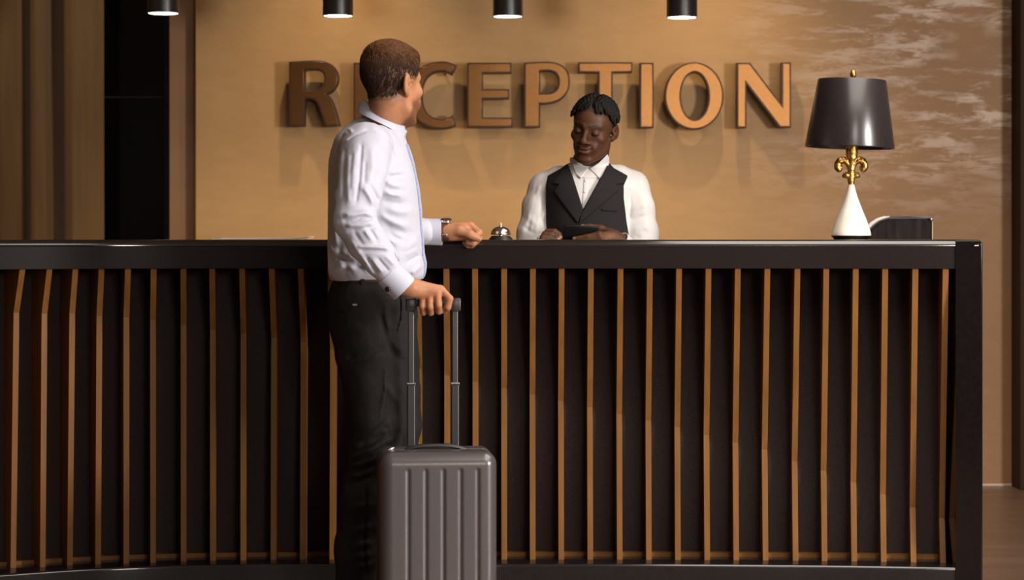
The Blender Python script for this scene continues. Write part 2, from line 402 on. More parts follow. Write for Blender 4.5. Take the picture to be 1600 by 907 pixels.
# ---------------------------------------------------------------- pendants
DP = 9.3
pl = ['leftmost black cylinder pendant lamp, in front of the black glass', 'black cylinder pendant lamp above the standing man', 'black cylinder pendant lamp above letters E and P, left of the receptionist', 'rightmost black cylinder pendant lamp, above letter O']
for i, (px, py, w) in enumerate([(255,21.5,24.5),(528,25.5,23.8),(793.5,26.5,23.5),(1065.5,28,24)]):
    x, z, r = PX(px, DP), PZ(py, DP), w/F*DP
    root = empty('pendant_lamp', (x, DP, 3.0), pl[i], 'lamp', 'pendant lamps over the desk')
    bm = bmesh.new(); h = .36
    lathe(bm, [(0,h+.004),(r*.6,h+.004),(r*.93,h),(r*.955,h-.006),(r,.004),(r,.001),(r-.002,0),(r-.005,.001),(r-.006,.02),(0,.02)], (x, DP, z), 56)
    bmobj('lamp_shade', bm, M['pendant'], root, auto=40)
    bm = bmesh.new(); lathe(bm, [(0,.0),(r-.0055,.0),(r-.0055,.004),(0,.004)], (x, DP, z+.002), 48); bmobj('diffuser', bm, M['glow'], root)
    bm = bmesh.new(); tube(bm, [(x, DP, z+h), (x, DP, 2.985)], .0035, 8); bmobj('cord', bm, M['black_plastic'], root)
    bm = bmesh.new(); lathe(bm, [(0,0),(.05,0),(.05,-.02),(.045,-.025),(0,-.025)], (x, DP, 3.0), 32); bmobj('ceiling_cap', bm, M['pendant'], root, auto=40)
    li = bpy.data.lights.new('pendant_light', 'SPOT'); li.energy = PEND[i]; li.color = (1,.80,.55); li.spot_size = math.radians(150); li.spot_blend = .6; li.shadow_soft_size = r*.9
    lo = bpy.data.objects.new('pendant_light', li); COL.objects.link(lo); lo.location = (x, DP, z-.01)
# ---------------------------------------------------------------- implicit-surface modelling
def V3(p): return np.array(p, dtype=np.float64)
class Item:
    __slots__ = ('f','lo','hi','k','op')
    def __init__(s, f, lo, hi, k, op): s.f, s.lo, s.hi, s.k, s.op = f, lo, hi, k, op
class Shape:
    """A stack of rounded solids blended together; world units are metres."""
    def __init__(s, k=.012): s.items = []; s.k = k; s.T = None; s.sc = 1.0
    def frame(s, R=None, t=None, sc=1.0):     # local axes are the columns of R
        s.sc = sc if R is not None else 1.0
        s.T = None if R is None else (np.array(R, float), V3(t))
    def w(s, p):
        p = V3(p); return p if s.T is None else s.T[0]@(p*s.sc)+s.T[1]
    def R(s): return np.eye(3) if s.T is None else s.T[0]
    def put(s, f, lo, hi, k, op): s.items.append(Item(f, lo, hi, (s.k if k is None else k)*s.sc, op)); return s
    def cone(s, a, b, ra, rb=None, k=None, op='u'):
        a, b = s.w(a), s.w(b); rb = ra if rb is None else rb; ra, rb = ra*s.sc, rb*s.sc; ab = b-a; L2 = max(float(ab@ab), 1e-12)
        def f(Q):
            t = np.clip(((Q-a)@ab)/L2, 0, 1); d = Q-a-t[:,None]*ab
            return np.sqrt(np.einsum('ij,ij->i', d, d))-(ra+(rb-ra)*t)
        m = max(ra, rb); return s.put(f, np.minimum(a,b)-m, np.maximum(a,b)+m, k, op)
    def chain(s, pts, k=None, op='u'):        # pts = [(p, r)]
        for (p, r), (q, r2) in zip(pts, pts[1:]): s.cone(p, q, r, r2, k, op)
        return s
    def ell(s, c, r, Rm=None, k=None, op='u'):
        c = s.w(c); r = V3(r)*s.sc; A = s.R() if Rm is None else s.R()@np.array(Rm, float); m = r.max()
        def f(Q):
            q = (Q-c)@A; a = q/r; k0 = np.sqrt(np.einsum('ij,ij->i', a, a)); b = q/(r*r)
            k1 = np.sqrt(np.einsum('ij,ij->i', b, b))+1e-9
            return k0*(k0-1)/k1
        return s.put(f, c-m, c+m, k, op)
    def box(s, c, h, rad=.0, Rm=None, k=None, op='u'):
        c = s.w(c); h = V3(h)-rad; A = s.R() if Rm is None else s.R()@np.array(Rm, float); m = np.linalg.norm(h)+rad
        def f(Q):
            q = np.abs((Q-c)@A)-h
            return np.linalg.norm(np.maximum(q, 0), axis=1)+np.minimum(q.max(axis=1), 0)-rad
        return s.put(f, c-m, c+m, k, op)
    def loft(s, knots, n=2.3, k=None, op='u', zr=.01):   # knots [(z, cx, cy, rx, ry)] in world axes
        K = np.array(sorted(knots)); zz = np.linspace(K[0,0], K[-1,0], 200)
        tab = np.stack([np.interp(zz, K[:,0], K[:,i]) for i in range(1,5)], 1)
        ker = np.hanning(15); ker /= ker.sum()
        tab = np.stack([np.convolve(np.pad(tab[:,i], 7, 'edge'), ker, 'valid') for i in range(4)], 1)
        z0, z1 = K[0,0], K[-1,0]
        def f(Q):
            z = np.clip(Q[:,2], z0, z1); cx, cy, rx, ry = (np.interp(z, zz, tab[:,i]) for i in range(4))
            x, y = Q[:,0]-cx, Q[:,1]-cy
            q = (np.abs(x/rx)**n+np.abs(y/ry)**n)**(1/n)+1e-9
            d = np.hypot(x, y); d = np.where(d < 1e-6, -np.minimum(rx, ry), d*(1-1/q))
            dz = np.maximum(z0-Q[:,2], Q[:,2]-z1)
            return smax(d, dz, zr)
        lo = np.array([(K[:,1]-K[:,3]).min(), (K[:,2]-K[:,4]).min(), z0]); hi = np.array([(K[:,1]+K[:,3]).max(), (K[:,2]+K[:,4]).max(), z1])
        return s.put(f, lo, hi, k, op)
    def plane(s, p, n, k=.002, op='i'):       # keeps the side the normal points away from
        p, n = s.w(p), s.R()@V3(n); n = n/np.linalg.norm(n)
        return s.put(lambda Q: (Q-p)@n, None, None, k, op)
    def fold(s, pts, amp, wid):               # a ridge (amp>0) or crease (amp<0) along a polyline
        amp, wid = amp*s.sc, wid*s.sc; pts = [s.w(p) for p in pts]; A = np.array(pts[:-1]); B = np.array(pts[1:])
        def f(Q):
            best = np.full(len(Q), 1e9); 
            for i, (a, b) in enumerate(zip(A, B)):
                ab = b-a; t = np.clip(((Q-a)@ab)/(ab@ab), 0, 1); d = Q-a-t[:,None]*ab
                best = np.minimum(best, np.einsum('ij,ij->i', d, d))
            P0, P1 = pts[0], pts[-1]
            e0 = np.linalg.norm(Q-P0, axis=1); e1 = np.linalg.norm(Q-P1, axis=1)
            fade = np.clip(np.minimum(e0, e1)/(2.2*wid), 0, 1); fade = .15+.85*fade*fade*(3-2*fade)
            return -amp*np.exp(-best/(wid*wid))*fade
        P_ = np.array(pts); return s.put(f, P_.min(0)-3*wid, P_.max(0)+3*wid, 0, 'd')
    def disp(s, fn): return s.put(fn, None, None, 0, 'd')
    def func(s, fn, k=.004, op='i'): return s.put(fn, None, None, k, op)
    def __call__(s, Q):
        if getattr(s, 'n_', -1) != len(s.items):
            s.n_ = len(s.items)
            s.LO = np.array([it.lo if it.lo is not None else (-9,)*3 for it in s.items]); s.HI = np.array([it.hi if it.hi is not None else (19,)*3 for it in s.items])
        d = np.full(len(Q), 1.0); lo, hi = Q.min(0), Q.max(0)
        G = np.linalg.norm(np.maximum(np.maximum(s.LO-hi, lo-s.HI), 0), axis=1)
        for it, g in zip(s.items, G):
            if g > 0:
                if it.op == 'd': continue
                if it.op == 's' and g > it.k+.001: continue
                if it.op == 'u' and g > .06+it.k:
                    d = np.minimum(d, g); continue
            v = it.f(Q)
            if it.op == 'u': d = smin(d, v, it.k)
            elif it.op == 's': d = smax(d, -v, it.k)
            elif it.op == 'i': d = smax(d, v, it.k)
            else: d = d+v
        return d
    def foldpx(s, pts, amp, wid, ymin, ymax):  # cloth fold drawn along a sight-line polyline, on the side between ymin and ymax
        A = np.array(pts[:-1], float); B = np.array(pts[1:], float)
        def f(Q):
            x = 800+F*Q[:,0]/Q[:,1]; y = HZ-F*(Q[:,2]-CH)/Q[:,1]; best = np.full(len(Q), 1e9)
            for a, b in zip(A, B):
                ab = b-a; t = np.clip(((x-a[0])*ab[0]+(y-a[1])*ab[1])/(ab@ab), 0, 1)
                best = np.minimum(best, (x-a[0]-t*ab[0])**2+(y-a[1]-t*ab[1])**2)
            e = np.minimum(np.hypot(x-pts[0][0], y-pts[0][1]), np.hypot(x-pts[-1][0], y-pts[-1][1]))
            fade = np.clip(e/(2.5*wid), 0, 1); fade = .2+.8*fade*fade*(3-2*fade)
            w_ = np.clip((Q[:,1]-ymin)/.02, 0, 1)*np.clip((ymax-Q[:,1])/.02, 0, 1)
            return -amp*np.exp(-best/(wid*wid))*fade*w_
        P_ = np.array([P(x, y, D) for x, y in pts for D in (ymin, ymax)])
        return s.put(f, P_.min(0)-.03, P_.max(0)+.03, 0, 'd')
def smin(a, b, k):
    if k <= 0: return np.minimum(a, b)
    h = np.clip(.5+.5*(b-a)/k, 0, 1); return b+(a-b)*h-k*h*(1-h)
def smax(a, b, k): return -smin(-a, -b, k)
def vnoise(Q, seed=0):
    Q = np.asarray(Q); i = np.floor(Q).astype(np.int64); f = Q-i; f = f*f*(3-2*f); out = 0
    def h(x, y, z):
        n = (x*374761393+y*668265263+z*2147483647+seed*144665) & 0xffffffff
        n = ((n ^ (n >> 13))*1274126177) & 0xffffffff; n = n ^ (n >> 16)
        return (n & 0xffff)/65535.
    for dx in (0,1):
        for dy in (0,1):
            for dz in (0,1):
                wgt = (f[:,0] if dx else 1-f[:,0])*(f[:,1] if dy else 1-f[:,1])*(f[:,2] if dz else 1-f[:,2])
                out = out+wgt*h(i[:,0]+dx, i[:,1]+dy, i[:,2]+dz)
    return out-.5
def polyprism(poly, D, a=0, b=2):            # signed distance to a polygon given in px at distance D (in the x-z plane)
    pts = np.array([(PX(x, D), PZ(y, D)) for x, y in poly])
    def f(Q):
        p = Q[:, (0,2)]; d = np.full(len(Q), 1e9); sgn = np.ones(len(Q)); n = len(pts)
        for i in range(n):
            vi, vj = pts[i], pts[i-1]; e = vj-vi; w = p-vi
            t = np.clip((w@e)/(e@e), 0, 1); bb = w-t[:,None]*e; d = np.minimum(d, np.einsum('ij,ij->i', bb, bb))
            c1 = p[:,1] >= vi[1]; c2 = p[:,1] < vj[1]; c3 = e[0]*w[:,1] > e[1]*w[:,0]
            flip = (c1 & c2 & c3) | (~c1 & ~c2 & ~c3); sgn = np.where(flip, -sgn, sgn)
        return sgn*np.sqrt(d)
    return f
def mesh_of(fn, lo, hi, h, name='m', smooth_it=1):
    lo, hi = V3(lo), V3(hi); B = 8
    nb = np.ceil((hi-lo)/(h*B)).astype(int); n = nb*B+1
    c = np.stack(np.meshgrid(*[np.arange(k) for k in nb], indexing='ij'), -1).reshape(-1,3)
    cc = lo+(c+.5)*B*h
    dv = np.concatenate([fn(q) for q in np.array_split(cc, max(1, len(cc)//400))])
    near = np.abs(dv) < B*h*.87*1.35+.006
    G = np.empty(n, np.float32)
    G[:] = 1
    Gb = np.where(dv.reshape(nb) < 0, -1., 1.).astype(np.float32)
    big = np.repeat(np.repeat(np.repeat(Gb, B, 0), B, 1), B, 2); G[:-1,:-1,:-1] = big
    off = np.stack(np.meshgrid(*[np.arange(B+1)]*3, indexing='ij'), -1).reshape(-1,3)
    act = c[near]
    for s0 in range(0, len(act), 40):
        blk = act[s0:s0+40]
        for b in ([blk] if True else []):
            ids = (b[:,None,:]*B+off[None]).reshape(-1,3)
            # evaluate block by block so that far items are skipped
            for q in np.split(ids, len(b)):
                G[q[:,0], q[:,1], q[:,2]] = fn(lo+q*h)
    S = G < 0
    cnt = np.zeros(tuple(k-1 for k in n), np.int8)
    for dx in (0,1):
        for dy in (0,1):
            for dz in (0,1): cnt += S[dx:n[0]-1+dx, dy:n[1]-1+dy, dz:n[2]-1+dz]
    cells = np.argwhere((cnt > 0) & (cnt < 8)); idx = -np.ones(cnt.shape, np.int32)
    idx[cells[:,0], cells[:,1], cells[:,2]] = np.arange(len(cells))
    corner = {}
    for dx in (0,1):
        for dy in (0,1):
            for dz in (0,1): corner[dx,dy,dz] = G[cells[:,0]+dx, cells[:,1]+dy, cells[:,2]+dz].astype(np.float64)
    acc = np.zeros((len(cells),3)); num = np.zeros(len(cells))
    ks = list(corner)
    for a in ks:
        for ax in range(3):
            if a[ax]: continue
            b = list(a); b[ax] = 1; b = tuple(b); ga, gb = corner[a], corner[b]; m = (ga < 0) != (gb < 0)
            t = np.where(m, ga/np.where(m, ga-gb, 1), 0); p = np.zeros((len(cells),3)); p[:] = a; p[:,ax] = t
            acc += np.where(m[:,None], p, 0); num += m
    vert = lo+(cells+acc/num[:,None])*h
    quads = []
    for ax in range(3):
        o1, o2 = [(1,2),(2,0),(0,1)][ax]
        a = S; sl0 = [slice(None)]*3; sl1 = [slice(None)]*3; sl0[ax] = slice(0,-1); sl1[ax] = slice(1,None)
        d = a[tuple(sl0)] != a[tuple(sl1)]; e = np.argwhere(d)
        e = e[(e[:,o1] > 0) & (e[:,o2] > 0) & (e[:,o1] < n[o1]-1) & (e[:,o2] < n[o2]-1)]
        u = np.zeros(3, int); u[o1] = 1; v = np.zeros(3, int); v[o2] = 1
        g = lambda q: idx[q[:,0], q[:,1], q[:,2]]
        q = np.stack([g(e-u-v), g(e-v), g(e), g(e-u)], 1)
        inside = S[e[:,0], e[:,1], e[:,2]]
        q[~inside] = q[~inside][:, ::-1]; quads.append(q)
    Q = np.concatenate(quads)
    for _ in range(smooth_it):                # light relaxation evens out the grid
        acc = np.zeros_like(vert); num = np.zeros(len(vert))
        for i in range(4):
            a, b = Q[:,i], Q[:,(i+1)%4]
            for ax in range(3): acc[:,ax] += np.bincount(a, vert[b,ax], len(vert))+np.bincount(b, vert[a,ax], len(vert))
            num += np.bincount(a, minlength=len(vert))+np.bincount(b, minlength=len(vert))
        vert = vert*.5+.5*acc/np.maximum(num, 1)[:,None]
    return mesh_from(name, vert, Q), vert
def mesh_from(name, vert, Q):
    me = bpy.data.meshes.new(name)
    me.vertices.add(len(vert)); me.vertices.foreach_set('co', np.asarray(vert, np.float32).ravel())
    k = Q.shape[1]
    me.loops.add(len(Q)*k); me.loops.foreach_set('vertex_index', np.asarray(Q, np.int32).ravel())
    me.polygons.add(len(Q)); me.polygons.foreach_set('loop_start', np.arange(0, len(Q)*k, k, dtype=np.int32))
    me.update(calc_edges=True); me.validate(); return me
def solid(name, shape, lo, hi, h, m, parent, sm=1):
    me, v = mesh_of(shape, lo, hi, h, name, sm); return link(name, me, m, parent), v
def paint(me, rgb):                            # per-vertex surface colour (skin tone, lips, hair roots)
    a = me.color_attributes.new('tone', 'FLOAT_COLOR', 'POINT')
    c = np.ones((len(rgb),4), np.float32); c[:,:3] = rgb; a.data.foreach_set('color', c.ravel())

# ---------------------------------------------------------------- table lamp
DT = 6.56; sT = F/DT
tl = empty('table_lamp', (PX(1330, DT), DT, HT), 'table lamp with black tapered shade and white cone base on the counter', 'lamp')
cx, zt = PX(1330, DT), (lambda y: PZ(y, DT))
bm = bmesh.new(); lathe(bm, [(0,HT),(26.5/sT,HT),(27.5/sT,HT+.002),(28/sT,HT+.005),(31/sT,HT+.0095),(31.2/sT,HT+.0115),(29/sT,HT+.0125),(0,HT+.0125)], (cx,DT,0), 56)
bmobj('foot', bm, M['bronze'], tl, auto=35)
bm = bmesh.new(); lathe(bm, [(0,HT+.012),(30.6/sT,HT+.012)]+[(r/sT, zt(y)) for r, y in ((30.9,367),(30.3,363),(28.6,357),(24.6,345),(19,331.5),(13.6,318),(9.6,307),(7,298),(5.4,291),(4.6,288))]+[(0,zt(288))], (cx,DT,0), 64)
bmobj('lamp_base', bm, M['cream'], tl, auto=35)
S = Shape(.003)
q = lambda x, y, dy=0: (PX(1280+x/11.34, DT), DT+dy, PZ(220+y/11.34, DT)); u = 1.18/11.34/sT
S.chain([(q(566,775),46*u),(q(566,700),52*u),(q(566,620),44*u),(q(568,500),50*u),(q(572,380),58*u)])
S.chain([(q(572,380),60*u),(q(577,300),80*u),(q(577,200),88*u),(q(577,100),86*u),(q(577,-60),60*u)])
for sg in (-1, 1):
    X = lambda x: 566+sg*x
    S.chain([(q(X(5),600),34*u),(q(X(25),500),36*u),(q(X(50),420),40*u),(q(X(95),360),44*u),(q(X(150),335),48*u),(q(X(205),365),52*u),(q(X(236),420),54*u),(q(X(240),470),50*u),(q(X(215),505),46*u),(q(X(185),480),34*u)])
    S.ell(q(X(248),490), (34*u,30*u,30*u))
    S.chain([(q(X(30),640),36*u),(q(X(90),610),44*u),(q(X(125),622),30*u),(q(X(140),628),16*u)])
    S.chain([(q(X(60),420,-.004),20*u),(q(X(120),350,-.008),22*u),(q(X(200),370,-.009),22*u)], k=.004)
S.fold([q(577,330,-.012), q(577,150,-.014)], -.0012, .002)
S.disp(lambda Q: vnoise(Q*420)*.0009)
solid('fleur_stem', S, (cx-.09, DT-.03, zt(296)), (cx+.09, DT+.03, zt(205)), .0013, M['gold'], tl)
# shade, leaning a touch as in the photo
def shade_pts(): 
    return [(69.2,231),(69.6,229.5),(53,126),(52.5,125),(52.0,126),(68.4,229.5)]
bm = bmesh.new(); lathe(bm, [(r/sT, zt(y)) for r, y in shade_pts()]+[(69.2/sT, zt(231))], (0,0,0), 72)
rot = Matrix.Rotation(math.radians(2.0), 4, 'Y'); c0 = Vector((0,0,zt(230)))
for v in bm.verts: v.co = rot@(v.co-c0)+c0+Vector((PX(1327.5, DT), DT, 0))
for f in bm.faces:
    c = f.calc_center_median(); 
    f.material_index = 0
bmobj('lamp_shade', bm, M['shade'], tl, auto=40)
bm = bmesh.new()
for a in range(3):
    t = a*2*math.pi/3+.4; tube(bm, [(PX(1332,DT), DT, zt(133)), (PX(1332,DT)+math.cos(t)*52.5/sT, DT+math.sin(t)*52.5/sT, zt(131))], .0015, 8)
tube(bm, [(PX(1331,DT), DT, zt(205)), (PX(1333,DT), DT, zt(124))], .004, 10)
bmobj('harp', bm, M['gold'], tl)
bm = bmesh.new(); lathe(bm, [(0,zt(125)),(5/sT,zt(125)),(4/sT,zt(123)),(3/sT,zt(121.5)),(4.4/sT,zt(119)),(5/sT,zt(116.5)),(4.2/sT,zt(113)),(2.4/sT,zt(109.5)),(0,zt(108))], (PX(1333,DT),DT,0), 24)
bmobj('finial', bm, M['gold'], tl, auto=60)

# ---------------------------------------------------------------- desk bell
DB = 6.46; sB = F/DB
bell = empty('desk_bell', (PX(782.5, DB), DB, HT), 'small chrome call bell on the counter beside the resting fist', 'bell')
bx = PX(782.5, DB); hb = lambda y: max(PZ(y, DB), HT)
bm = bmesh.new(); lathe(bm, [(0,HT),(18.4/sB,HT),(18.9/sB,HT+.0015),(18.2/sB,HT+.0035),(15.6/sB,HT+.008),(14.6/sB,HT+.011),(13/sB,HT+.0118),(0,HT+.0118)], (bx,DB,0), 48)
bmobj('bell_base', bm, M['black_plastic'], bell, auto=40)
pr = [(15.6/sB, hb(366.4)), (15.9/sB, hb(366)), (15.3/sB, hb(364.5))]
for k in range(1, 10):
    a = math.pi/2*k/9*.93; pr.append((15.2/sB*math.cos(a)**.85, hb(364.5)+(hb(354)-hb(364.5))*math.sin(a)))
pr += [(0, hb(353.6))]
inner = [(max(r-.001,0), z-.001) for r, z in pr[::-1] if True]
bm = bmesh.new(); lathe(bm, pr, (bx,DB,0), 56); lathe(bm, inner[1:], (bx,DB,0), 56); bmobj('bell_dome', bm, M['chrome'], bell, auto=50)
bm = bmesh.new(); lathe(bm, [(0,hb(368.5)),(3/sB,hb(368.5)),(3/sB,hb(366)),(2/sB,hb(364)),(0,hb(363))], (bx,DB,0), 20)
lathe(bm, [(0,hb(354.2)),(2.2/sB,hb(354.2)),(2.2/sB,hb(352.8)),(1.4/sB,hb(352)),(1.5/sB,hb(349.5)),(1.0/sB,hb(348.4)),(0,hb(348))], (bx,DB,0), 20)
bmobj('plunger', bm, M['chrome'], bell, auto=40)

# ---------------------------------------------------------------- papers on the counter
DQ = 6.66
def sheet(name, x0, x1, y0, y1, z, lift, label):
    bm = bmesh.new(); n = 24; rows = []
    for i in range(n+1):
        u_ = i/n; x = x0+(x1-x0)*u_; zz = z+lift*max(0, (u_-.55)/.45)**2+.0006*math.sin(u_*5)
        rows.append([bm.verts.new((x, y, zz+dz)) for y, dz in ((y0,0),(y1,0),(y1,.0020),(y0,.0020))])
    for a, b in zip(rows, rows[1:]):
        for k in range(4): bm.faces.new((a[k], a[(k+1)%4], b[(k+1)%4], b[k]))
    bm.faces.new(rows[0][::-1]); bm.faces.new(rows[-1])
    return tag(bmobj(name, bm, M['paper'], auto=30), label, 'paper', 'papers on the counter')
sheet('paper_sheet', PX(338,DQ), PX(484,DQ), DQ-.1, DQ+.11, HT+.0006, .003, 'white sheet of paper lying flat on the counter behind the man\'s back')
sheet('paper_sheet', PX(352,DQ), PX(485.5,DQ), DQ-.09, DQ+.11, HT+.0031, .0052, 'upper white sheet with its right end curling up, on the flat sheet')

# ---------------------------------------------------------------- office chair behind the counter
DK = 7.75; sK = F/DK
ch = empty('office_chair', (PX(1405,DK), DK+.25, 0), 'black leather office chair behind the counter, its back showing right of the lamp', 'chair')
out = [(1339,470),(1340,392),(1344,372),(1351,357),(1361,347),(1373,340.5),(1388,338),(1420,337.6),(1450,337.8),(1456,339.5),(1459,343),(1459.7,349),(1459.7,470)]
def slab(poly, D, y0, y1, bev=.004):
    bm = bmesh.new(); a = [bm.verts.new((PX(x, D), y0, PZ(y, D))) for x, y in poly]
    f = bm.faces.new(a); r = bmesh.ops.extrude_face_region(bm, geom=[f])
    for v in r['geom']:
        if isinstance(v, bmesh.types.BMVert): v.co.y = y1
    bmesh.ops.bevel(bm, geom=[e for e in bm.edges if abs(e.verts[0].co.y-e.verts[1].co.y) < 1e-6], offset=bev, segments=2, affect='EDGES')
    return bm
bmobj('backrest', slab(out, DK, DK, DK+.05, .006), M['black_plastic'], ch, auto=40)
inn = [(1347,468),(1348,392),(1352,374),(1359,361),(1368,352),(1378,345),(1390,342),(1420,341.6),(1450,341.8),(1453.5,344),(1454.4,349),(1454.4,468)]
bmobj('back_pad', slab(inn, DK, DK-.014, DK+.01, .006), M['leather'], ch, auto=40)
bm = bmesh.new(); tube(bm, [(PX(x,DK), DK-.012, PZ(y,DK)) for x, y in ((1344.5,376),(1348,366),(1353.5,357.5),(1361,349.5),(1370,343.5),(1380,340),(1389,338.8))], [.002,.006,.0075,.0075,.0065,.005,.002], 10)
bmobj('piping', bm, mat('pale_piping', (.55,.5,.48,1), .35, 0, .05), ch, True)  # pale strip standing in for the highlight along the curved backrest edge
bm = bmesh.new(); box(bm, (PX(1455.6,DK), DK-.006, PZ(468,DK)), (PX(1457.6,DK), DK+.002, PZ(346,DK)), .001); bmobj('edge_strip', bm, mat('brass_strip', (.32,.2,.1,1), .35, .6, .05), ch)
bm = bmesh.new(); lathe(bm, [(0,-.006),(.006,-.005),(.008,0),(.006,.005),(0,.006)], (PX(1453.8,DK), DK-.016, PZ(343,DK)), 16); bmobj('stud', bm, M['chrome'], ch, True)
cxk = PX(1399.5,DK)
bm = bmesh.new(); box(bm, (cxk-.2, DK+.02, .52), (cxk+.2, DK+.48, .61), .03, 4); bmobj('seat', bm, M['leather'], ch, auto=50)
bm = bmesh.new(); box(bm, (cxk-.03, DK+.03, .5), (cxk+.03, DK+.065, .95), .006); bmobj('back_support', bm, M['black_plastic'], ch)
bm = bmesh.new(); tube(bm, [(cxk, DK+.25, .10), (cxk, DK+.25, .53)], .028, 16); bmobj('gas_column', bm, M['steel'], ch)
for k in range(5):
    a = k*2*math.pi/5+.3; e = Vector((cxk+.28*math.cos(a), DK+.25+.28*math.sin(a), .075))
    bm = bmesh.new(); tube(bm, [(cxk, DK+.25, .11), e], [.026,.016], 10); o = bmobj('leg', bm, M['black_plastic'], ch)
    bm = bmesh.new(); tube(bm, [e+Vector((-.012*math.sin(a), .012*math.cos(a), -.045)), e+Vector((.012*math.sin(a), -.012*math.cos(a), -.045))], .03, 16)
    tube(bm, [e, e+Vector((0,0,-.04))], .006, 8); bmobj('caster', bm, M['black_plastic'], o)

# ---------------------------------------------------------------- suitcase
DS = 5.58; sS = F/DS
ang = math.radians(5.5)
cxs = PX(680.5, 5.66); W2, HB, HT2 = .1515, .055, PZ(708.5, DS)
dep = .21
org = Vector((cxs, DS+dep/2+.008, 0)); RS = np.array(Matrix.Rotation(ang, 3, 'Z'))
case = empty('suitcase', org, 'graphite ribbed hard-shell cabin suitcase with raised handle, held by the standing man', 'suitcase')
zc, hz = (HB+HT2)/2, (HT2-HB)/2
def sfr(): 
    s = Shape(.004); s.frame(RS, org); return s
S = sfr(); S.box((0,-.005,zc), (W2,.10,hz), .034)
S.plane((0,-.012,0), (0,1,0), .003)
for gx_ in (-.0775,-.0325,.0125,.0565,.1005):
    S.cone((gx_,-.1065,HB+.045), (gx_,-.1065,HT2-.047), .0048, .0048, .0035, 's')
solid('front_shell', S, org+Vector((-.19,-.15,HB-.02)), org+Vector((.19,.06,HT2+.02)), .0022, M['shell'], case)
S = sfr(); S.box((0,.0,zc), (W2,.105,hz), .034); S.plane((0,.004,0), (0,-1,0), .003)
solid('rear_shell', S, org+Vector((-.19,-.05,HB-.02)), org+Vector((.19,.15,HT2+.02)), .0035, M['shell'], case)
S = sfr(); S.box((0,-.004,zc), (W2+.0005,.0102,hz+.0005), .0, k=0)
base_ = Shape(); base_.frame(RS, org); base_.box((0,0,zc), (W2-.002,.105,hz-.002), .034)
S.func(lambda Q: base_(Q), .001, 'i')
solid('zip_band', S, org+Vector((-.19,-.05,HB-.02)), org+Vector((.19,.05,HT2+.02)), .0025, M['black_plastic'], case)
def loc(x, y, z): return Vector(RS@np.array((x,y,z)))+org
bm = bmesh.new(); tube(bm, [loc(-.137,-.006,HT2-.012), loc(-.124,-.006,HT2-.001), loc(-.108,-.006,HT2+.0035)], [.002,.0042,.003], 10); o = bmobj('zip_puller', bm, M['steel'], case, True)
bm = bmesh.new()
fr = []
for t in np.linspace(-1, 1, 21):
    fr.append((loc(t*.080, .012, HT2+.012*(1-abs(t)**3)-.003), Vector(RS@np.array((0,1,0))), Vector((0,0,1))))
sweep(bm, fr, [(-.014,-.003),(-.011,.003),(.011,.003),(.014,-.003),(.011,-.005),(-.011,-.005)]); bmobj('carry_handle', bm, M['black_plastic'], case, auto=60)
# telescopic handle
DH = 5.765; yl = .0765
def lx(px):                                   # local x of a screen column on the handle plane
    lo_, hi_ = -.3, .3
    for _ in range(40):
        m_ = (lo_+hi_)/2; p = loc(m_, yl, 0)
        if 800+F*p.x/p.y < px: lo_ = m_
        else: hi_ = m_
    return m_
xa, xb = lx(642.3), lx(710.8)
zg = PZ(474, DH); zj = PZ(600, DH)
th = bpy.data.objects.new('telescopic_handle', None)
def rbox(c, h, rad, bm=None):
    b = bmesh.new(); box(b, [-v for v in h], h, rad, 2)
    for v in b.verts: v.co = loc(*(np.array(c)+np.array(v.co)))
    me = bpy.data.meshes.new('t'); b.to_mesh(me); b.free(); bm.from_mesh(me); bpy.data.meshes.remove(me)
for xx in (xa, xb):
    bm = bmesh.new(); rbox((xx, yl, (zj+.35)/2), (.0108,.0075,(zj-.35)/2), .003, bm); rbox((xx, yl, zj-.002), (.0115,.008,.003), .001, bm); o = bmobj('outer_tube', bm, M['black_plastic'], case)
    bm = bmesh.new(); rbox((xx, yl, (zg+zj)/2), (.0078,.0055,(zg-zj)/2), .002, bm); bmobj('inner_tube', bm, M['grey_plastic'], o)
    bm = bmesh.new(); rbox((xx, yl, zj+.0012), (.0112,.0078,.0012), .0005, bm); bmobj('collar', bm, M['steel'], o)
bm = bmesh.new()
rbox(((xa+xb)/2, yl, zg+.001), ((xb-xa)/2+.004,.0125,.0105), .005, bm)
for xx in (xa, xb): rbox((xx+(.0015 if xx == xb else -.0005), yl, zg-.004), (.0135,.0135,.0175), .004, bm)
bmobj('grip', bm, M['grey_plastic'], case, auto=40)
for sx in (-1, 1):
    for sy in (-1, 1):
        bm = bmesh.new(); c = (sx*.115, sy*.07, .0)
        tube(bm, [loc(c[0]-.012, c[1], .025), loc(c[0]+.012, c[1], .025)], .025, 24); o = bmobj('wheel', bm, M['black_plastic'], case, auto=40)
        bm = bmesh.new(); rbox((c[0], c[1], .046), (.02,.02,.014), .004, bm); bmobj('wheel_housing', bm, M['grey_plastic'], o)
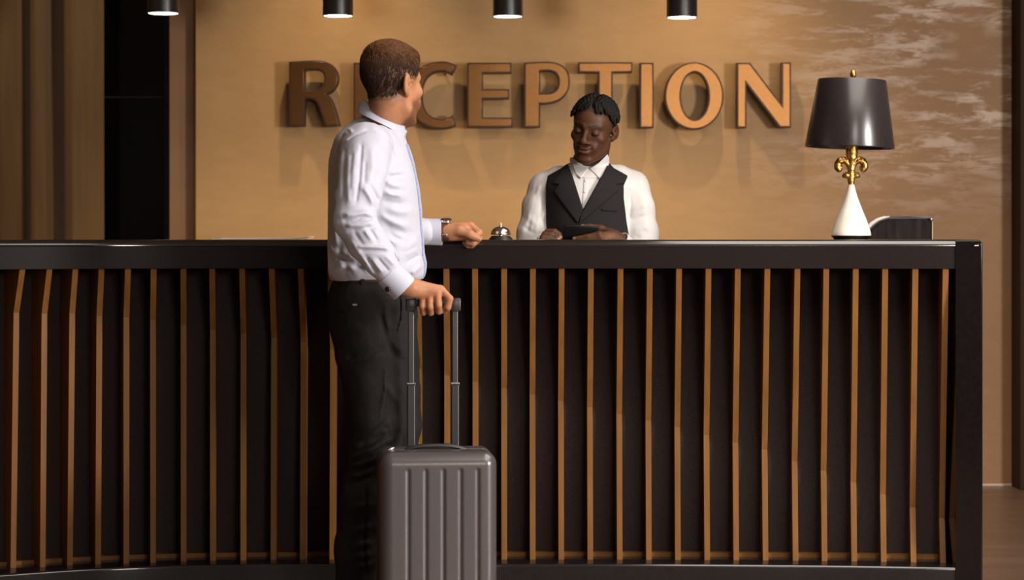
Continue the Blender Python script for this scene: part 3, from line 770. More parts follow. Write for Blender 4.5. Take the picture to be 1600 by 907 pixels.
# ---------------------------------------------------------------- people: shared anatomy
def g(x, y, D): return np.array(P(x, y, D))
def skull(S, wide=1.0):
    S.ell((0,-.012,.035), (.072*wide,.090,.080), k=.02)
    S.ell((0,.020,.032), (.064*wide,.066,.068), k=.02)
    S.ell((0,.028,-.035), (.057*wide,.058,.070), k=.025)
    return S
def head(S, male=0):
    """face in head axes: x to the person's right, y forward, z up; male 0 = guest, 1 = receptionist"""
    skull(S)
    nw = 1.0 if male == 0 else 1.28; lp = 1.0 if male == 0 else 1.45
    for s in (-1, 1):
        S.cone((s*.050,.000,-.045), (s*.044,.014,-.073), .013, .012, k=.022)
        S.cone((s*.044,.014,-.073), (s*.016,.072,-.099), .013, .014, k=.02)
        S.ell((s*.042,.058,-.020), (.022,.020,.019), k=.018)
        S.cone((s*.010,.084,.019), (s*.043,.067,.022), .0088, .008, k=.012)
        S.ell((s*.027,.075,-.052), (.018,.016,.020), k=.016)
    S.ell((0,.077,-.101), (.021,.015,.014), k=.014)
    S.ell((0,.032,-.088), (.040,.046,.018), k=.02)
    S.ell((0,.074,-.064), (.028,.020,.026), k=.016)
    for s in (-1, 1): S.ell((s*.031,.093,.002), (.0165,.011,.0105), k=.012, op='s')
    S.cone((0,.086,.012), (0,.106,-.026), .0075, .0095, k=.010)
    S.ell((0,.108,-.031), (.0115*nw,.0105,.0098), k=.007)
    for s in (-1, 1):
        S.ell((s*.0125*nw,.097,-.0345), (.0085*nw,.0105,.0078), k=.005)
        S.ell((s*.0065*nw,.1035,-.0425), (.0038*nw,.005,.003), k=.003, op='s')
        S.ell((s*.031,.0735,.0005), (.0140,.0140,.0125), k=.003)
        # upper-lid fold and lash line
        S.fold([(s*.017,.088,.004), (s*.024,.091,.0105), (s*.034,.090,.0115), (s*.045,.081,.005)], -.0016, .0022)
        S.fold([(s*.019,.087,-.0045), (s*.027,.0895,-.0072), (s*.036,.088,-.0072), (s*.044,.081,-.003)], .0010, .0016)
        S.fold([(s*.020,.086,-.0075), (s*.028,.0885,-.0105), (s*.038,.086,-.0105)], -.0012, .0020)
        S.fold([(s*.017,.100,-.034), (s*.026,.092,-.048), (s*.031,.086,-.060)], -.0016, .0045)   # smile line
    # lips
    c = .0060 if male else .001; lw = 1.14 if male else 1.0
    for s in (-1, 1):
        S.chain([((0,.0965,-.0580), .0048*lp), ((s*.010,.0955,-.0572), .0050*lp), ((s*.024*lw,.0850,-.0605+c), .0026*lp)], k=.004)
        S.chain([((0,.0955,-.0690), .0058*lp), ((s*.011,.0935,-.0680), .0054*lp), ((s*.023*lw,.0850,-.0630+c), .0026*lp)], k=.004)
    S.fold([(-.027*lw,.085,-.0608+c), (-.012,.100,-.0632+c*.25), (0,.102,-.0638), (.012,.100,-.0632+c*.25), (.027*lw,.085,-.0608+c)], -.0034*lp, .0021*lp**.5)
    S.fold([(0,.101,-.044), (0,.101,-.052)], -.0014, .003)
    S.fold([(-.012,.092,-.081), (0,.095,-.082), (.012,.092,-.081)], -.0022, .006)
    ez = -.006 if male == 0 else 0
    for s in (-1, 1):                          # ears
        a = s*math.radians(22); Rz = np.array([[math.cos(a),-math.sin(a),0],[math.sin(a),math.cos(a),0],[0,0,1]])
        Rt = np.array([[1,0,0],[0,math.cos(.18),math.sin(.18)],[0,-math.sin(.18),math.cos(.18)]])
        A = Rz@Rt
        if male == 0 and s < 0: S.ell((s*.070,-.004,-.001), (.0070,.0165,.029), k=.006); continue
        S.ell((s*.0755,-.022,ez-.001), (.0085,.0185,.031), A, k=.006)
        S.ell((s*.0700,-.012,ez-.028), (.0075,.0095,.0110), A, k=.007)
        S.ell((s*.0850,-.019,ez+.004), (.0060,.0110,.0200), A, k=.004, op='s')
        S.ell((s*.0770,-.012,ez-.004), (.0070,.0060,.0075), A, k=.003, op='s')
        S.fold([np.array((s*.080,-.030,.006)), np.array((s*.081,-.022,.016)), np.array((s*.080,-.013,.014))], .0016, .0028)
        S.ell((s*.0735,-.004,ez-.004), (.0050,.0042,.0070), k=.003)
def local(Q, R, t, sc=1.0): return (Q-np.array(t))@np.array(R)/sc
def mask(d, a, b): return np.clip((b-d)/(b-a), 0, 1)
def polydist(L, pts, axes=(0,2)):
    q = L[:, axes]; best = np.full(len(L), 1e9)
    for a, b in zip(pts, pts[1:]):
        a, b = np.array(a), np.array(b); ab = b-a; t = np.clip(((q-a)@ab)/(ab@ab), 0, 1)
        best = np.minimum(best, np.linalg.norm(q-a-t[:,None]*ab, axis=1))
    return best
def mixc(c, col, m): return c*(1-m[:,None])+np.array(col)*m[:,None]
def frame_of(f, roll=0):
    f = Vector(f).normalized(); up = Vector((0,0,1)); up = (up-f*up.dot(f)).normalized(); r = f.cross(up)
    up = (up*math.cos(roll)-r*math.sin(roll)).normalized(); r = f.cross(up)
    return np.array([r, f, up]).T
def skin_mat(name, rough=.46):
    m, nt, b = nodes(name); N = nt.nodes.new; L = nt.links.new
    at = N('ShaderNodeAttribute'); at.attribute_name = 'tone'
    tc = N('ShaderNodeTexCoord'); nz = N('ShaderNodeTexNoise'); nz.inputs['Scale'].default_value = 90; nz.inputs['Detail'].default_value = 5
    L(tc.outputs['Object'], nz.inputs['Vector'])
    rp = N('ShaderNodeValToRGB'); rp.color_ramp.elements[0].color = (.84,.80,.80,1); rp.color_ramp.elements[1].color = (1.1,1.1,1.1,1)
    L(nz.outputs['Fac'], rp.inputs['Fac'])
    mx = N('ShaderNodeMixRGB'); mx.blend_type = 'MULTIPLY'; mx.inputs['Fac'].default_value = 1
    L(at.outputs['Color'], mx.inputs['Color1']); L(rp.outputs['Color'], mx.inputs['Color2']); L(mx.outputs['Color'], b.inputs['Base Color'])
    b.inputs['Roughness'].default_value = rough; b.inputs['Specular IOR Level'].default_value = .22; b.inputs['Subsurface Weight'].default_value = .12
    b.inputs['Subsurface Radius'].default_value = (.009,.004,.002); b.inputs['Subsurface Scale'].default_value = 1
    n2 = N('ShaderNodeTexNoise'); n2.inputs['Scale'].default_value = 420; n2.inputs['Detail'].default_value = 3; L(tc.outputs['Object'], n2.inputs['Vector'])
    bp = N('ShaderNodeBump'); bp.inputs['Strength'].default_value = .18; bp.inputs['Distance'].default_value = .001
    L(n2.outputs['Fac'], bp.inputs['Height']); L(bp.outputs['Normal'], b.inputs['Normal'])
    return m
def grad(fn, Q, e=.0015):
    G = np.stack([fn(Q+np.eye(3)[i]*e)-fn(Q-np.eye(3)[i]*e) for i in range(3)], 1)
    return G/(np.linalg.norm(G, axis=1)[:,None]+1e-9)
def strands(paths, rads, n=3):                # paths (N,m,3), rads (N,m) -> one mesh of thin tubes
    N, m, _ = paths.shape; T = np.gradient(paths, axis=1); T /= np.linalg.norm(T, axis=2)[...,None]+1e-9
    ref = np.where(np.abs(T[...,2:3]) < .8, np.array([0,0,1.]), np.array([1.,0,0])); a = np.cross(T, ref); a /= np.linalg.norm(a, axis=2)[...,None]+1e-9; b = np.cross(T, a)
    ang = np.arange(n)*2*np.pi/n
    V = paths[:,:,None,:]+rads[:,:,None,None]*(a[:,:,None,:]*np.cos(ang)[None,None,:,None]+b[:,:,None,:]*np.sin(ang)[None,None,:,None])
    idx = np.arange(N*m*n).reshape(N, m, n); i0 = idx[:,:-1,:]; i1 = idx[:,1:,:]
    Q = np.stack([i0, np.roll(i0,-1,2), np.roll(i1,-1,2), i1], -1).reshape(-1,4)
    return V.reshape(-1,3), Q
def patch(name, base, off, fn, ylim, lo, hi, h, m, parent, k=.002):
    """a layer of cloth lying on a garment: the garment grown by off, trimmed by the outline fn"""
    S = Shape(); S.func(lambda Q: np.full(len(Q), -1.), 0, 'i'); S.items = []
    def f(Q):
        d = np.maximum(base(Q)-off, -(base(Q)-off)-.012); d = smax(d, fn(Q), k)
        return np.maximum(d, Q[:,1]-ylim)
    me, v = mesh_of(f, lo, hi, h, name, 1); return link(name, me, m, parent)

M['shirt_blue'] = mat('pale_blue_shirt', (.43,.445,.53,1), .8, 0, .05, (700,700,700), bump=.12, bscale=(500,500,500), sheen=.25, dist=.001)
M['cuff_blue'] = mat('fine_check_cuff', (.43,.45,.55,1), .7, 0, .07, (900,900,900), sheen=.25)
M['blue_piping'] = mat('blue_piping', (.30,.36,.58,1), .7, 0, .3, (500,500,500))
M['shirt_white'] = mat('white_shirt', (.58,.56,.545,1), .8, 0, .02, (500,500,500), bump=.08, sheen=.2, dist=.001)
M['trousers'] = mat('black_twill', (.0155,.0138,.0138,1), .9, 0, .25, (600,600,120), bump=.3, spec=.12, dist=.001)
M['vest'] = mat('charcoal_wool', (.0155,.0125,.0132,1), .85, 0, .2, (700,700,700), bump=.15, spec=.2, dist=.001)
M['belt'] = mat('brown_belt', (.060,.030,.018,1), .4, 0, .2, (60,60,60))
M['shoe'] = mat('black_shoe', (.012,.01,.01,1), .25, 0, .1)
M['skin_fair'] = skin_mat('tanned_skin'); M['skin_dark'] = skin_mat('deep_brown_skin', .48)
M['hair_brown'] = mat('brown_hair', (.135,.056,.021,1), .55, 0, 0, (260,260,60), col2=(.016,.0065,.0035,1), spec=.22)
M['hair_base'] = skin_mat('cropped_hair', .62); M['hair_base'].node_tree.nodes['Principled BSDF'].inputs['Subsurface Weight'].default_value = 0; M['hair_base'].node_tree.nodes['Principled BSDF'].inputs['Specular IOR Level'].default_value = .25
M['hair_black'] = mat('black_twists', (.0048,.0036,.0036,1), .6, 0, .4, (200,200,200), spec=.2)
M['strap'] = mat('brown_strap', (.10,.035,.014,1), .4, 0, .2, (80,80,80))
M['onyx'] = mat('black_onyx', (.008,.007,.008,1), .12, 0, .1)

# ================================================================ standing guest
HR = P(611.5, 131.5, 6.0); GS = .955
RH = frame_of((math.cos(math.radians(53)), math.sin(math.radians(53)), -.06), math.radians(2))
guest = empty('person', (PX(585, 6.05), 6.05, 0), 'man in pale blue shirt, back turned, standing at the counter gripping the suitcase handle', 'person')
B = Shape(.012)
B.frame(RH, HR, GS); head(B, 0); B.frame()
B.cone(np.array(HR)+RH@np.array((0,-.022,-.045)), g(604,205,6.04), .0470, .0480, k=.018)
B.cone(g(604,205,6.04), g(600,236,6.05), .048, .055, k=.012)
B.chain([(g(600,240,6.05), .06), (g(588,300,6.05), .09), (g(586,430,6.05), .095), (g(583,500,6.05), .09)], k=.03)
# near arm and the hand on the grip
B.chain([(g(598,232,5.98), .05), (g(573,236,5.87), .040), (g(555,341,5.735), .030), (g(597,404,5.718), .027), (g(632,446,5.725), .0255)], k=.02)
B.chain([(g(632,446,5.722), .0258), (g(643,450.5,5.724), .0235), (g(655,455,5.729), .0175)], k=.012)
fing = [
 [(661,466,5.745,.0100),(660,479,5.736,.0092),(661.5,488.8,5.752,.0083),(664,487,5.772,.0072)],
 [(672,462,5.740,.0105),(672,480,5.730,.0096),(673,488.8,5.748,.0090),(675,488,5.772,.0075)],
 [(683.5,457.5,5.738,.0108),(685,477,5.728,.0098),(685.8,486.6,5.746,.0092),(687,487.5,5.772,.0076)],
 [(688.5,452.5,5.744,.0112),(702.5,467,5.735,.0098),(699.5,480.5,5.738,.0092),(694.5,487,5.757,.0078)]]
for i, j in enumerate(fing):
    x, y, D, r = j[0]
    B.cone(g(648+i*1.0,453.5-i*2.6,5.729), g(x,y,D-.001), .0135, r, k=.010)
    for (a, b) in zip(j, j[1:]): B.cone(g(*a[:3]), g(*b[:3]), a[3], b[3], k=.0028)
    B.fold([g(x-4,y-2,D-.011), g(x+4,y+1,D-.011)], .0012, .005)
for a, b in (((666,471,5.727),(666.5,486,5.727)), ((678.5,468,5.724),(679,487,5.724)), ((692,463,5.722),(692.5,486,5.724))): B.fold([g(*a), g(*b)], -.0022, .0030)
B.chain([(g(652,451,5.738), .014), (g(660,455,5.790), .0125), (g(668,468,5.801), .0118), (g(680,477,5.802), .0108), (g(692,477,5.798), .0092)], k=.006)
# far arm, resting fist
B.chain([(g(598,235,6.12), .05), (g(588,236,6.22), .040), (g(600,366,6.248), .030), (g(650,362,6.270), .029), (g(692,361,6.283), .0262)], k=.02)
B.cone(g(690,361,6.283), g(702,362.5,6.280), .0265, .0255, k=.012)
B.ell(g(717,362.5,6.284), (.036,.024,.0255), k=.014)
B.chain([(g(712,355,6.290), .016), (g(734.5,352.5,6.291), .0118), (g(748.5,364,6.280), .0108), (g(741,371.5,6.263), .0095), (g(733,369.5,6.262), .0082)], k=.004)
B.chain([(g(714,358,6.305), .016), (g(737,357,6.312), .0115), (g(748,372,6.297), .0106), (g(739,380.5,6.287), .0095), (g(731,379,6.287), .0085)], k=.004)
B.chain([(g(716,364,6.312), .015), (g(734,364,6.320), .011), (g(744,377,6.302), .0100), (g(737,383.5,6.299), .0090), (g(730,381,6.299), .008)], k=.004)
B.chain([(g(716,370,6.312), .013), (g(730,372,6.314), .010), (g(736,381,6.303), .0085), (g(731,384,6.302), .0078), (g(726,380,6.302), .0072)], k=.004)
B.chain([(g(700,361,6.268), .019), (g(718,360,6.256), .0140), (g(734,366,6.250), .0120), (g(748,374,6.254), .0090)], k=.008)
B.fold([g(724,356,6.250), g(736,361.5,6.246), g(745,368,6.246)], -.0018, .0028)
B.fold([g(712,371,6.258), g(722,374,6.256), g(732,377,6.256)], -.0020, .0035)
B.fold([g(737.5,357,6.270), g(739.5,364,6.262)], -.0028, .0035)
B.ell(g(749.5,374.6,6.2462), (.0058,.003,.0045), k=.001)
# legs and feet inside trousers and shoes
for hip, knee, ank, toe in (((576,505,5.97),(586,680,5.95),(556,985,6.02),(590,1012,6.00)), ((588,505,6.13),(620,668,6.14),(590,985,6.18),(626,1012,6.17))):
    B.chain([(g(*hip), .075), (g(*knee), .045), (g(*ank), .036)], k=.03)
    a = g(*ank); a[2] = .055; t_ = g(*toe); t_[2] = .035; t_[0] = a[0]+.15
    B.chain([(g(*ank), .036), (a, .036), (t_, .026)], k=.02)
me, v = mesh_of(B, (PX(495,5.6), 5.62, 0.0), (PX(770,6.4), 6.42, 1.765), .0029, 'body', 1)
L = local(v, RH, HR, GS); c = np.tile(np.array((.39,.185,.095)), (len(v),1))
hd = v[:,2] > PZ(210, 6.0)
c = mixc(c, (.41,.175,.09), mask(np.linalg.norm((L-np.array((.055,.05,-.03)))/np.array((.03,.04,.03)), axis=1), .3, 1.3)*hd*.3)
c = mixc(c, (.13,.055,.027), np.clip((-.034-L[:,2]-.25*np.clip(.05-L[:,1],0,.05))/.018, 0, 1)*np.clip((L[:,1]-.012)/.018, 0, 1)*hd*.85)
yk = [-.12,-.055,-.036,-.022,-.008,.010,.030]; zk_ = [-.056,-.056,-.048,-.026,.006,.010,.010]
stub = np.clip((L[:,2]-np.interp(L[:,1], yk, zk_)+.030)/.040, 0, 1)*np.clip((.040-L[:,1])/.02, 0, 1)*hd*(L[:,0] < .0675)
c = mixc(c, (.13,.062,.034), stub*.92)
for bx_, by_, bD, rr_ in ((672,462,5.73,.02),(684,458,5.73,.02),(661,466,5.735,.02),(702,467,5.73,.016),(736,350,6.28,.02),(748,364,6.27,.015)):
    c = mixc(c, (.43,.175,.10), mask(np.linalg.norm(v-g(bx_,by_,bD), axis=1), .2*rr_, rr_)*.6)
paint(me, c); link('body', me, M['skin_fair'], guest)

# hair: short, cut close at the sides, longer and swept forward on top
SK = Shape(.02); SK.frame(RH, HR, GS); skull(SK); SK.frame(); SK.cone(np.array(HR)+RH@np.array((0,-.022,-.045)), g(604,205,6.04), .0470, .0480, k=.018)
def hair_depth(Lq):
    x, y, z = Lq[:,0], Lq[:,1], Lq[:,2]
    line = np.interp(y, [-.12,-.055,-.036,-.022,-.008,.010,.030,.050,.068,.085,.1], [-.056,-.056,-.048,-.026,.006,.010,.010,.034,.058,.074,.085])
    m = np.clip((z-line)/.030, -1, 1); top = np.clip((z-.045)/.05, 0, 1)
    t = np.where(m > 0, .0020*m+.0085*top*m+.006*np.clip((y-.03)/.05,0,1)*top, .006*m)
    return t
def hairfn(Q):
    Lq = local(Q, RH, HR, GS); t = hair_depth(Lq)
    flow = vnoise(np.stack([Lq[:,0]*520, Lq[:,1]*90+Lq[:,2]*40, Lq[:,2]*110], 1))*.0022*np.clip(t/.004, 0, 1.6)
    return SK(Q)-t-flow
me, v = mesh_of(hairfn, np.array(HR)-.13, np.array(HR)+.14, .0019, 'hair', 0)
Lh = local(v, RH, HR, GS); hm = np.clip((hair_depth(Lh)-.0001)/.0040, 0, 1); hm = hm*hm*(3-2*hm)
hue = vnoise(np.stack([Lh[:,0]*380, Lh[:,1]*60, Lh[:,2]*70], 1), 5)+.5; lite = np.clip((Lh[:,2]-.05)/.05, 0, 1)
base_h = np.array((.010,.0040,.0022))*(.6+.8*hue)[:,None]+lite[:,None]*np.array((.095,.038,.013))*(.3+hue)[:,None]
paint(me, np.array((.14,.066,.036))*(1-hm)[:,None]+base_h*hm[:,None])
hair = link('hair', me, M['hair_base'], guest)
N = 9000
u = RNG.normal(size=(N*3,3)); u /= np.linalg.norm(u, axis=1)[:,None]
Q0 = u*np.array((.075,.092,.085))+np.array((0,-.006,.03)); W = np.array(HR)+Q0@RH.T
for _ in range(4): W = W-SK(W)[:,None]*grad(SK, W)
Lq = local(W, RH, HR, GS); t = hair_depth(Lq); keep = (t > .0011) & (RNG.random(len(t)) < .25+70*t); W, t = W[keep][:N], t[keep][:N]
pths = [W+grad(SK, W)*(t*.55)[:,None]]; cur = pths[0].copy(); step = .0012+.62*t+RNG.random(len(W))*.0014
jit = RNG.normal(size=W.shape)*.18
for k in range(4):
    Lq = local(cur, RH, HR, GS); x, y, z = Lq.T; topw = np.clip((z-.055)/.035, 0, 1)
    dl = np.stack([.55*x/.07*(1-topw)*0+topw*.25*np.sign(x), topw*1.0+(1-topw)*(-.25), -(1-topw)*1.0+0*z-.05], 1)
    front = np.clip((y-.05)/.03, 0, 1)*topw; dl[:,2] += .35*front
    d = dl@RH.T+jit; G = grad(SK, cur); d = d-G*np.einsum('ij,ij->i', d, G)[:,None]; d /= np.linalg.norm(d, axis=1)[:,None]+1e-9
    cur = cur+d*step[:,None]; G = grad(SK, cur)
    tgt = hair_depth(local(cur, RH, HR, GS))*(.85+.12*k)+.0006*k; cur = cur-G*(SK(cur)-np.maximum(tgt, .0008))[:,None]
    pths.append(cur.copy())
pp = np.stack(pths, 1); rd = np.array([.0007,.0008,.0007,.0005,.0001])[None]*np.ones((len(pp),1))
V_, Q_ = strands(pp, rd); ms = mesh_from('hair_strands', V_, Q_); Lz = local(V_, RH, HR, GS)
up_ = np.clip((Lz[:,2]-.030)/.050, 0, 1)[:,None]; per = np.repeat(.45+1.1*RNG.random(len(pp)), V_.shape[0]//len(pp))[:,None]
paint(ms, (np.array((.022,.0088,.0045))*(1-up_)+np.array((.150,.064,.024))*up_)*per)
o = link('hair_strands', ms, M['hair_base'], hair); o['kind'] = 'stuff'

# shirt
DG = 6.05; sG = F/DG
def kn(y, xb, xf, ry, cy=0): return (PZ(y, DG), PX((xb+xf)/2, DG), DG+cy, (xf-xb)/2/sG, ry)
SH = Shape(.02)
SH.loft([kn(174,578,620,.035), kn(181,567,625,.040), kn(189,552,628,.046), kn(198,538,630,.072), kn(208,529,632,.118), kn(220,523,634,.168), kn(240,516.5,640.5,.186), kn(260,512.5,646.5,.190), kn(280,509.5,651,.188), kn(300,506.5,654.5,.182), kn(330,503,658,.176),
         kn(360,502,659,.172), kn(390,502.5,661,.172), kn(412,505,664,.175), kn(426,509,664.5,.172), kn(434,515,662,.164), kn(440,521,656,.152)], n=2.25, k=0, zr=.008)
SH.chain([(g(589,226,5.935), .053), (g(571,232,5.862), .067), (g(566,270,5.815), .0665), (g(559,305,5.765), .058), (g(553.5,345,5.728), .0515), (g(572,377,5.716), .0500), (g(592,403,5.714), .0440), (g(609,429,5.717), .0345)], k=.016)
SH.chain([(g(589,226,6.15), .053), (g(582,232,6.225), .067), (g(592,300,6.235), .058), (g(600,366,6.248), .050), (g(635,362,6.262), .044), (g(660,361.5,6.272), .0385)], k=.016)
near = lambda pts, a, w, y0=5.60, y1=6.0: SH.foldpx(pts, a*1.55, w, y0, y1)
A5 = 5.80
# seams
near([(589,204.6),(599,211),(610,228),(614,243),(612.5,258),(606,276),(599,291)], -.0024, 2.0)
near([(530,233),(541,222),(553,213),(573,203.8),(589,205)], -.0022, 2.0, 5.6, 6.1)
near([(527,231),(525,262),(524,300)], -.003, 3.2, 5.6, 6.1)
near([(543,200),(548,204),(551,209)], .0022, 2.4, 5.6, 6.1); near([(536,212),(545,205)], .0018, 2.5, 5.6, 6.1); near([(536,222),(548,216)], .0022, 2.5, 5.6, 6.1)
# sleeve
near([(534,336.5),(552,336),(569,332.5),(582,335.5)], .0056, 4.2); near([(556,340.5),(570,339.5),(585,344)], -.0048, 3.0)
near([(533,346),(550,345),(566,342)], -.0040, 3.5); near([(538,353),(563,352),(586,345)], .0052, 4.0); near([(548,361),(570,358),(589,355)], -.0034, 3.2)
near([(566,290),(577,306),(586,324)], .0058, 4.5); near([(575,285),(585,303),(592,318)], -.0044, 4.0)
near([(565,224),(563,257),(561,284),(556,318)], -.0030, 2.6); near([(556,232),(553,262),(551,300)], .0022, 4); near([(540,229),(537,266),(536,312)], -.0028, 3.2); near([(580,228),(583,262),(574,296)], .0022, 5); near([(590,235),(596,262),(586,286)], -.0020, 3.5)
near([(545,240),(543,280),(545,318)], .0020, 3.4); near([(571,250),(569,290)], -.0020, 2.5)
near([(556,386),(588,386.5),(609,388)], .0044, 3.2); near([(560,391.5),(590,392),(606,394)], -.0034, 2.8)
near([(567,357),(574,366),(582,377)], .0038, 3.0); near([(575,356),(583,366),(590,378)], -.0032, 2.6); near([(552,360),(562,376),(570,386)], -.0026, 3.2)
near([(590,403),(599,414),(608,424)], -.0036, 2.0); near([(581,404),(590,417),(599,428)], .0030, 2.6); near([(600,398),(610,408),(618,416)], .0026, 3.0); near([(613.5,392),(618,401),(623,411)], -.0036, 1.6)
near([(545,372),(563,398),(580,422)], .0030, 4.0); near([(571,402),(580,414),(588,428)], -.0030, 2.4)
# body of the shirt
tor = lambda pts, a, w: SH.foldpx(pts, a*1.5, w, 5.83, 6.12)
tor([(598,299),(613,304.5),(631,306)], .0055, 4.0); tor([(592,312),(610,317),(634,321)], -.0042, 5.0); tor([(600,325),(622,331),(646,330)], .0040, 6.0)
tor([(606,276),(617,275),(629,273)], -.0040, 2.6); tor([(600,283),(614,290),(630,292)], .0036, 4); tor([(591,334),(609,345),(636,356)], .0050, 5.0); tor([(594,345),(612,358),(640,366)], -.0042, 6.0)
tor([(598,368),(612,377),(624,384)], .0046, 4.5); tor([(604,361),(618,372),(630,377)], -.0040, 3.8); tor([(628,395),(640,385),(656,372)], .0044, 6.0); tor([(634,412),(645,405),(657,398)], -.0042, 3.0); tor([(630,402),(644,394),(656,388)], .0030, 4.0)
tor([(640,432),(651,422),(661,412)], .0042, 3.6); tor([(634,436),(646,424)], -.0040, 3.0)
tor([(512,395),(527,393),(545,396)], .0040, 5); tor([(520,404),(538,405),(556,413)], -.0040, 4.5); tor([(563,413),(569,418),(574,424)], .0060, 2.8); tor([(527,382),(536,404),(545,425)], -.0030, 4.5); tor([(514,425),(534,417),(560,421)], .0035, 4.5)
tor([(514,290),(515,330),(518,368)], -.0030, 5.0); tor([(508,360),(514,384),(521,400)], .0030, 4.0); tor([(519,330),(522,360),(527,386)], .0034, 4)
tor([(624,225),(636,258),(645,288)], .0020, 6); tor([(620,250),(630,270)], -.0016, 5)
SH.disp(lambda Q: vnoise(Q*np.array((26,26,18))+3)*.0044+vnoise(Q*np.array((60,60,42))+7)*.0020)
SH.plane(g(585,441,6.05), (0,0,-1), k=.01)
neck_r = Shape(); neck_r.cone(g(606,150,6.03), g(601,200,6.045), .050, .052)
SH.func(lambda Q: np.where(Q[:,2] > PZ(196,6.05), -neck_r(Q), -1), .004, 'i')
SH.plane(g(609.5,429.8,5.717), np.array(g(631,452,5.725))-np.array(g(607.8,427.7,5.715)), k=.002) if False else None
shirt, _ = solid('shirt', SH, (PX(494,5.6), 5.62, PZ(446,6.05)), (PX(690,6.4), 6.40, PZ(160,6.05)), .0027, M['shirt_blue'], guest)

def ring_tube(name, a, b, ra, rb, m, parent, thick=.0028, flare=0, n=48, gap=None, sq=1.0):
    """open cuff: a double-walled tube from a to b"""
    a, b = Vector(a), Vector(b); ax = (b-a).normalized(); u_ = ax.cross(Vector((0,1,0))).normalized(); w_ = ax.cross(u_)
    bm = bmesh.new(); prof = []
    for k in range(7): prof.append((k/6, 0))
    rings = []
    prof = [(t_, 0) for t_ in np.linspace(0, 1, 6)]+[(1.012, -thick*.5)]+[(t_, -thick) for t_ in np.linspace(1, 0, 6)]+[(-.012, -thick*.5)]
    for t_, dr in prof:
        row = []
        for k in range(n):
            th = 2*math.pi*k/n; r = ra+(rb-ra)*t_+dr
            if gap is not None:
                dth = (th-gap+math.pi) % (2*math.pi)-math.pi; r += flare*math.exp(-(dth/.32)**2)*(.35+.65*t_)
            p = a+(b-a)*t_+u_*math.cos(th)*r*sq+w_*math.sin(th)*r
            row.append(bm.verts.new(p))
        rings.append(row)
    for i in range(len(rings)):
        r0, r1 = rings[i], rings[(i+1) % len(rings)]
        for k in range(n): bm.faces.new((r0[k], r0[(k+1)%n], r1[(k+1)%n], r1[k]))
    return bmobj(name, bm, m, parent, auto=50)
cuffR = ring_tube('cuff', g(606.5,427,5.717), g(631.5,452,5.724), .0378, .0392, M['cuff_blue'], guest, flare=.009, gap=math.radians(218))
cuffL = ring_tube('cuff', g(657,361.5,6.288), g(690.5,361.5,6.283), .0368, .0358, M['cuff_blue'], guest, flare=.006, gap=math.radians(175))
def disc(name, p, n_, r, h, m, parent):
    bm = bmesh.new(); n_ = Vector(n_).normalized(); p = Vector(p); tube(bm, [p-n_*h, p+n_*h*.5, p+n_*h], [r, r, r*.75], 20); return bmobj(name, bm, m, parent, True)
disc('cufflink', g(609.8,448.6,5.7245)+np.array((-.0045,-.0415,-.005)), (-.25,-.95,-.1), .0072, .003, M['onyx'], cuffR)
disc('cuff_button', g(672.5,371,6.2505), (0,-1,-.3), .0045, .002, M['cuff_blue'], cuffL)
# front placket edge with its blue line
zs = np.linspace(PZ(226,DG), PZ(436,DG), 42)
def edge_x(z): 
    y = HZ-(z-CH)*sG
    return np.interp(y, [220,240,260,280,300,330,360,390,412,426,436], [634,640.5,646.5,651,654.5,658,659,661,664,664.5,662])
for nm, dy, off, w_, mm in (('placket', -.022, .0030, .013, 'cuff_blue'), ('placket_piping', -.037, .0036, .0022, 'blue_piping')):
    fr = []
    for z in zs:
        q_ = np.array([PX(edge_x(z), DG)+.012, DG+dy, z])
        for _ in range(14): q_ = q_-np.array([1,0,0])*SH(q_[None])[0]*.9
        q_[0] += off; fr.append((Vector(q_), Vector((0,1,0)), Vector((1,0,0))))
    bm = bmesh.new(); sweep(bm, fr, [(-w_,-.003),(-w_,.0008),(w_,.0012),(w_,-.003)]); bmobj(nm, bm, M[mm], shirt, auto=40)
# collar: stand and folded leaf, open at the throat
def collar(parent, m, top, bot, rx1, ry1, rx0, ry0, open_deg, tip, name='collar', thick=.003, facing=0., tilt1=0, tilt0=0, n=72):
    bm = bmesh.new(); rows = []
    for i in range(n+1):
        th = math.radians(open_deg)+(2*math.pi-2*math.radians(open_deg))*i/n
        e = min(i, n-i)/n; tp = math.exp(-(e/.07)**2)*tip
        ca, sa = math.cos(th+facing), math.sin(th+facing)
        T = Vector((top[0]+ca*rx1, top[1]+sa*ry1, top[2]+ca*tilt1)); Bm = Vector((bot[0]+ca*(rx0+tp*.5), bot[1]+sa*(ry0+tp*.3), bot[2]+ca*tilt0-tp))
        In = Vector((top[0]+ca*(rx1-.004), top[1]+sa*(ry1-.004), top[2]+ca*tilt1-.002)); Ib = Vector((bot[0]+ca*(rx1-.003), bot[1]+sa*(ry1-.003), bot[2]+ca*tilt0+.004))
        mid = T*.5+Bm*.5+Vector((ca,sa,0))*.004; mi = mid-Vector((ca,sa,0))*.004
        rows.append([bm.verts.new(p) for p in (In, T-Vector((ca,sa,0))*.001+Vector((0,0,.0012)), T*.9+Bm*.1+Vector((ca,sa,0))*.0022, mid, Bm, Bm-Vector((ca,sa,0))*.0025, mi-Vector((ca,sa,0))*.001, Ib)])
    for a, b in zip(rows, rows[1:]):
        for k in range(8): bm.faces.new((a[k], a[(k+1)%8], b[(k+1)%8], b[k]))
    bm.faces.new(rows[0][::-1]); bm.faces.new(rows[-1])
    return bmobj(name, bm, m, parent, auto=55)
ct, cb = P(600.5,176.5,6.04), P(594.5,194,6.045)
col_ = collar(shirt, M['cuff_blue'], ct, cb, 33/sG, .064, 37/sG, .092, 17, .010, tilt1=-21.0/sG, tilt0=-18/sG)
bm = bmesh.new(); fr = []                       # blue inner band showing at the open end
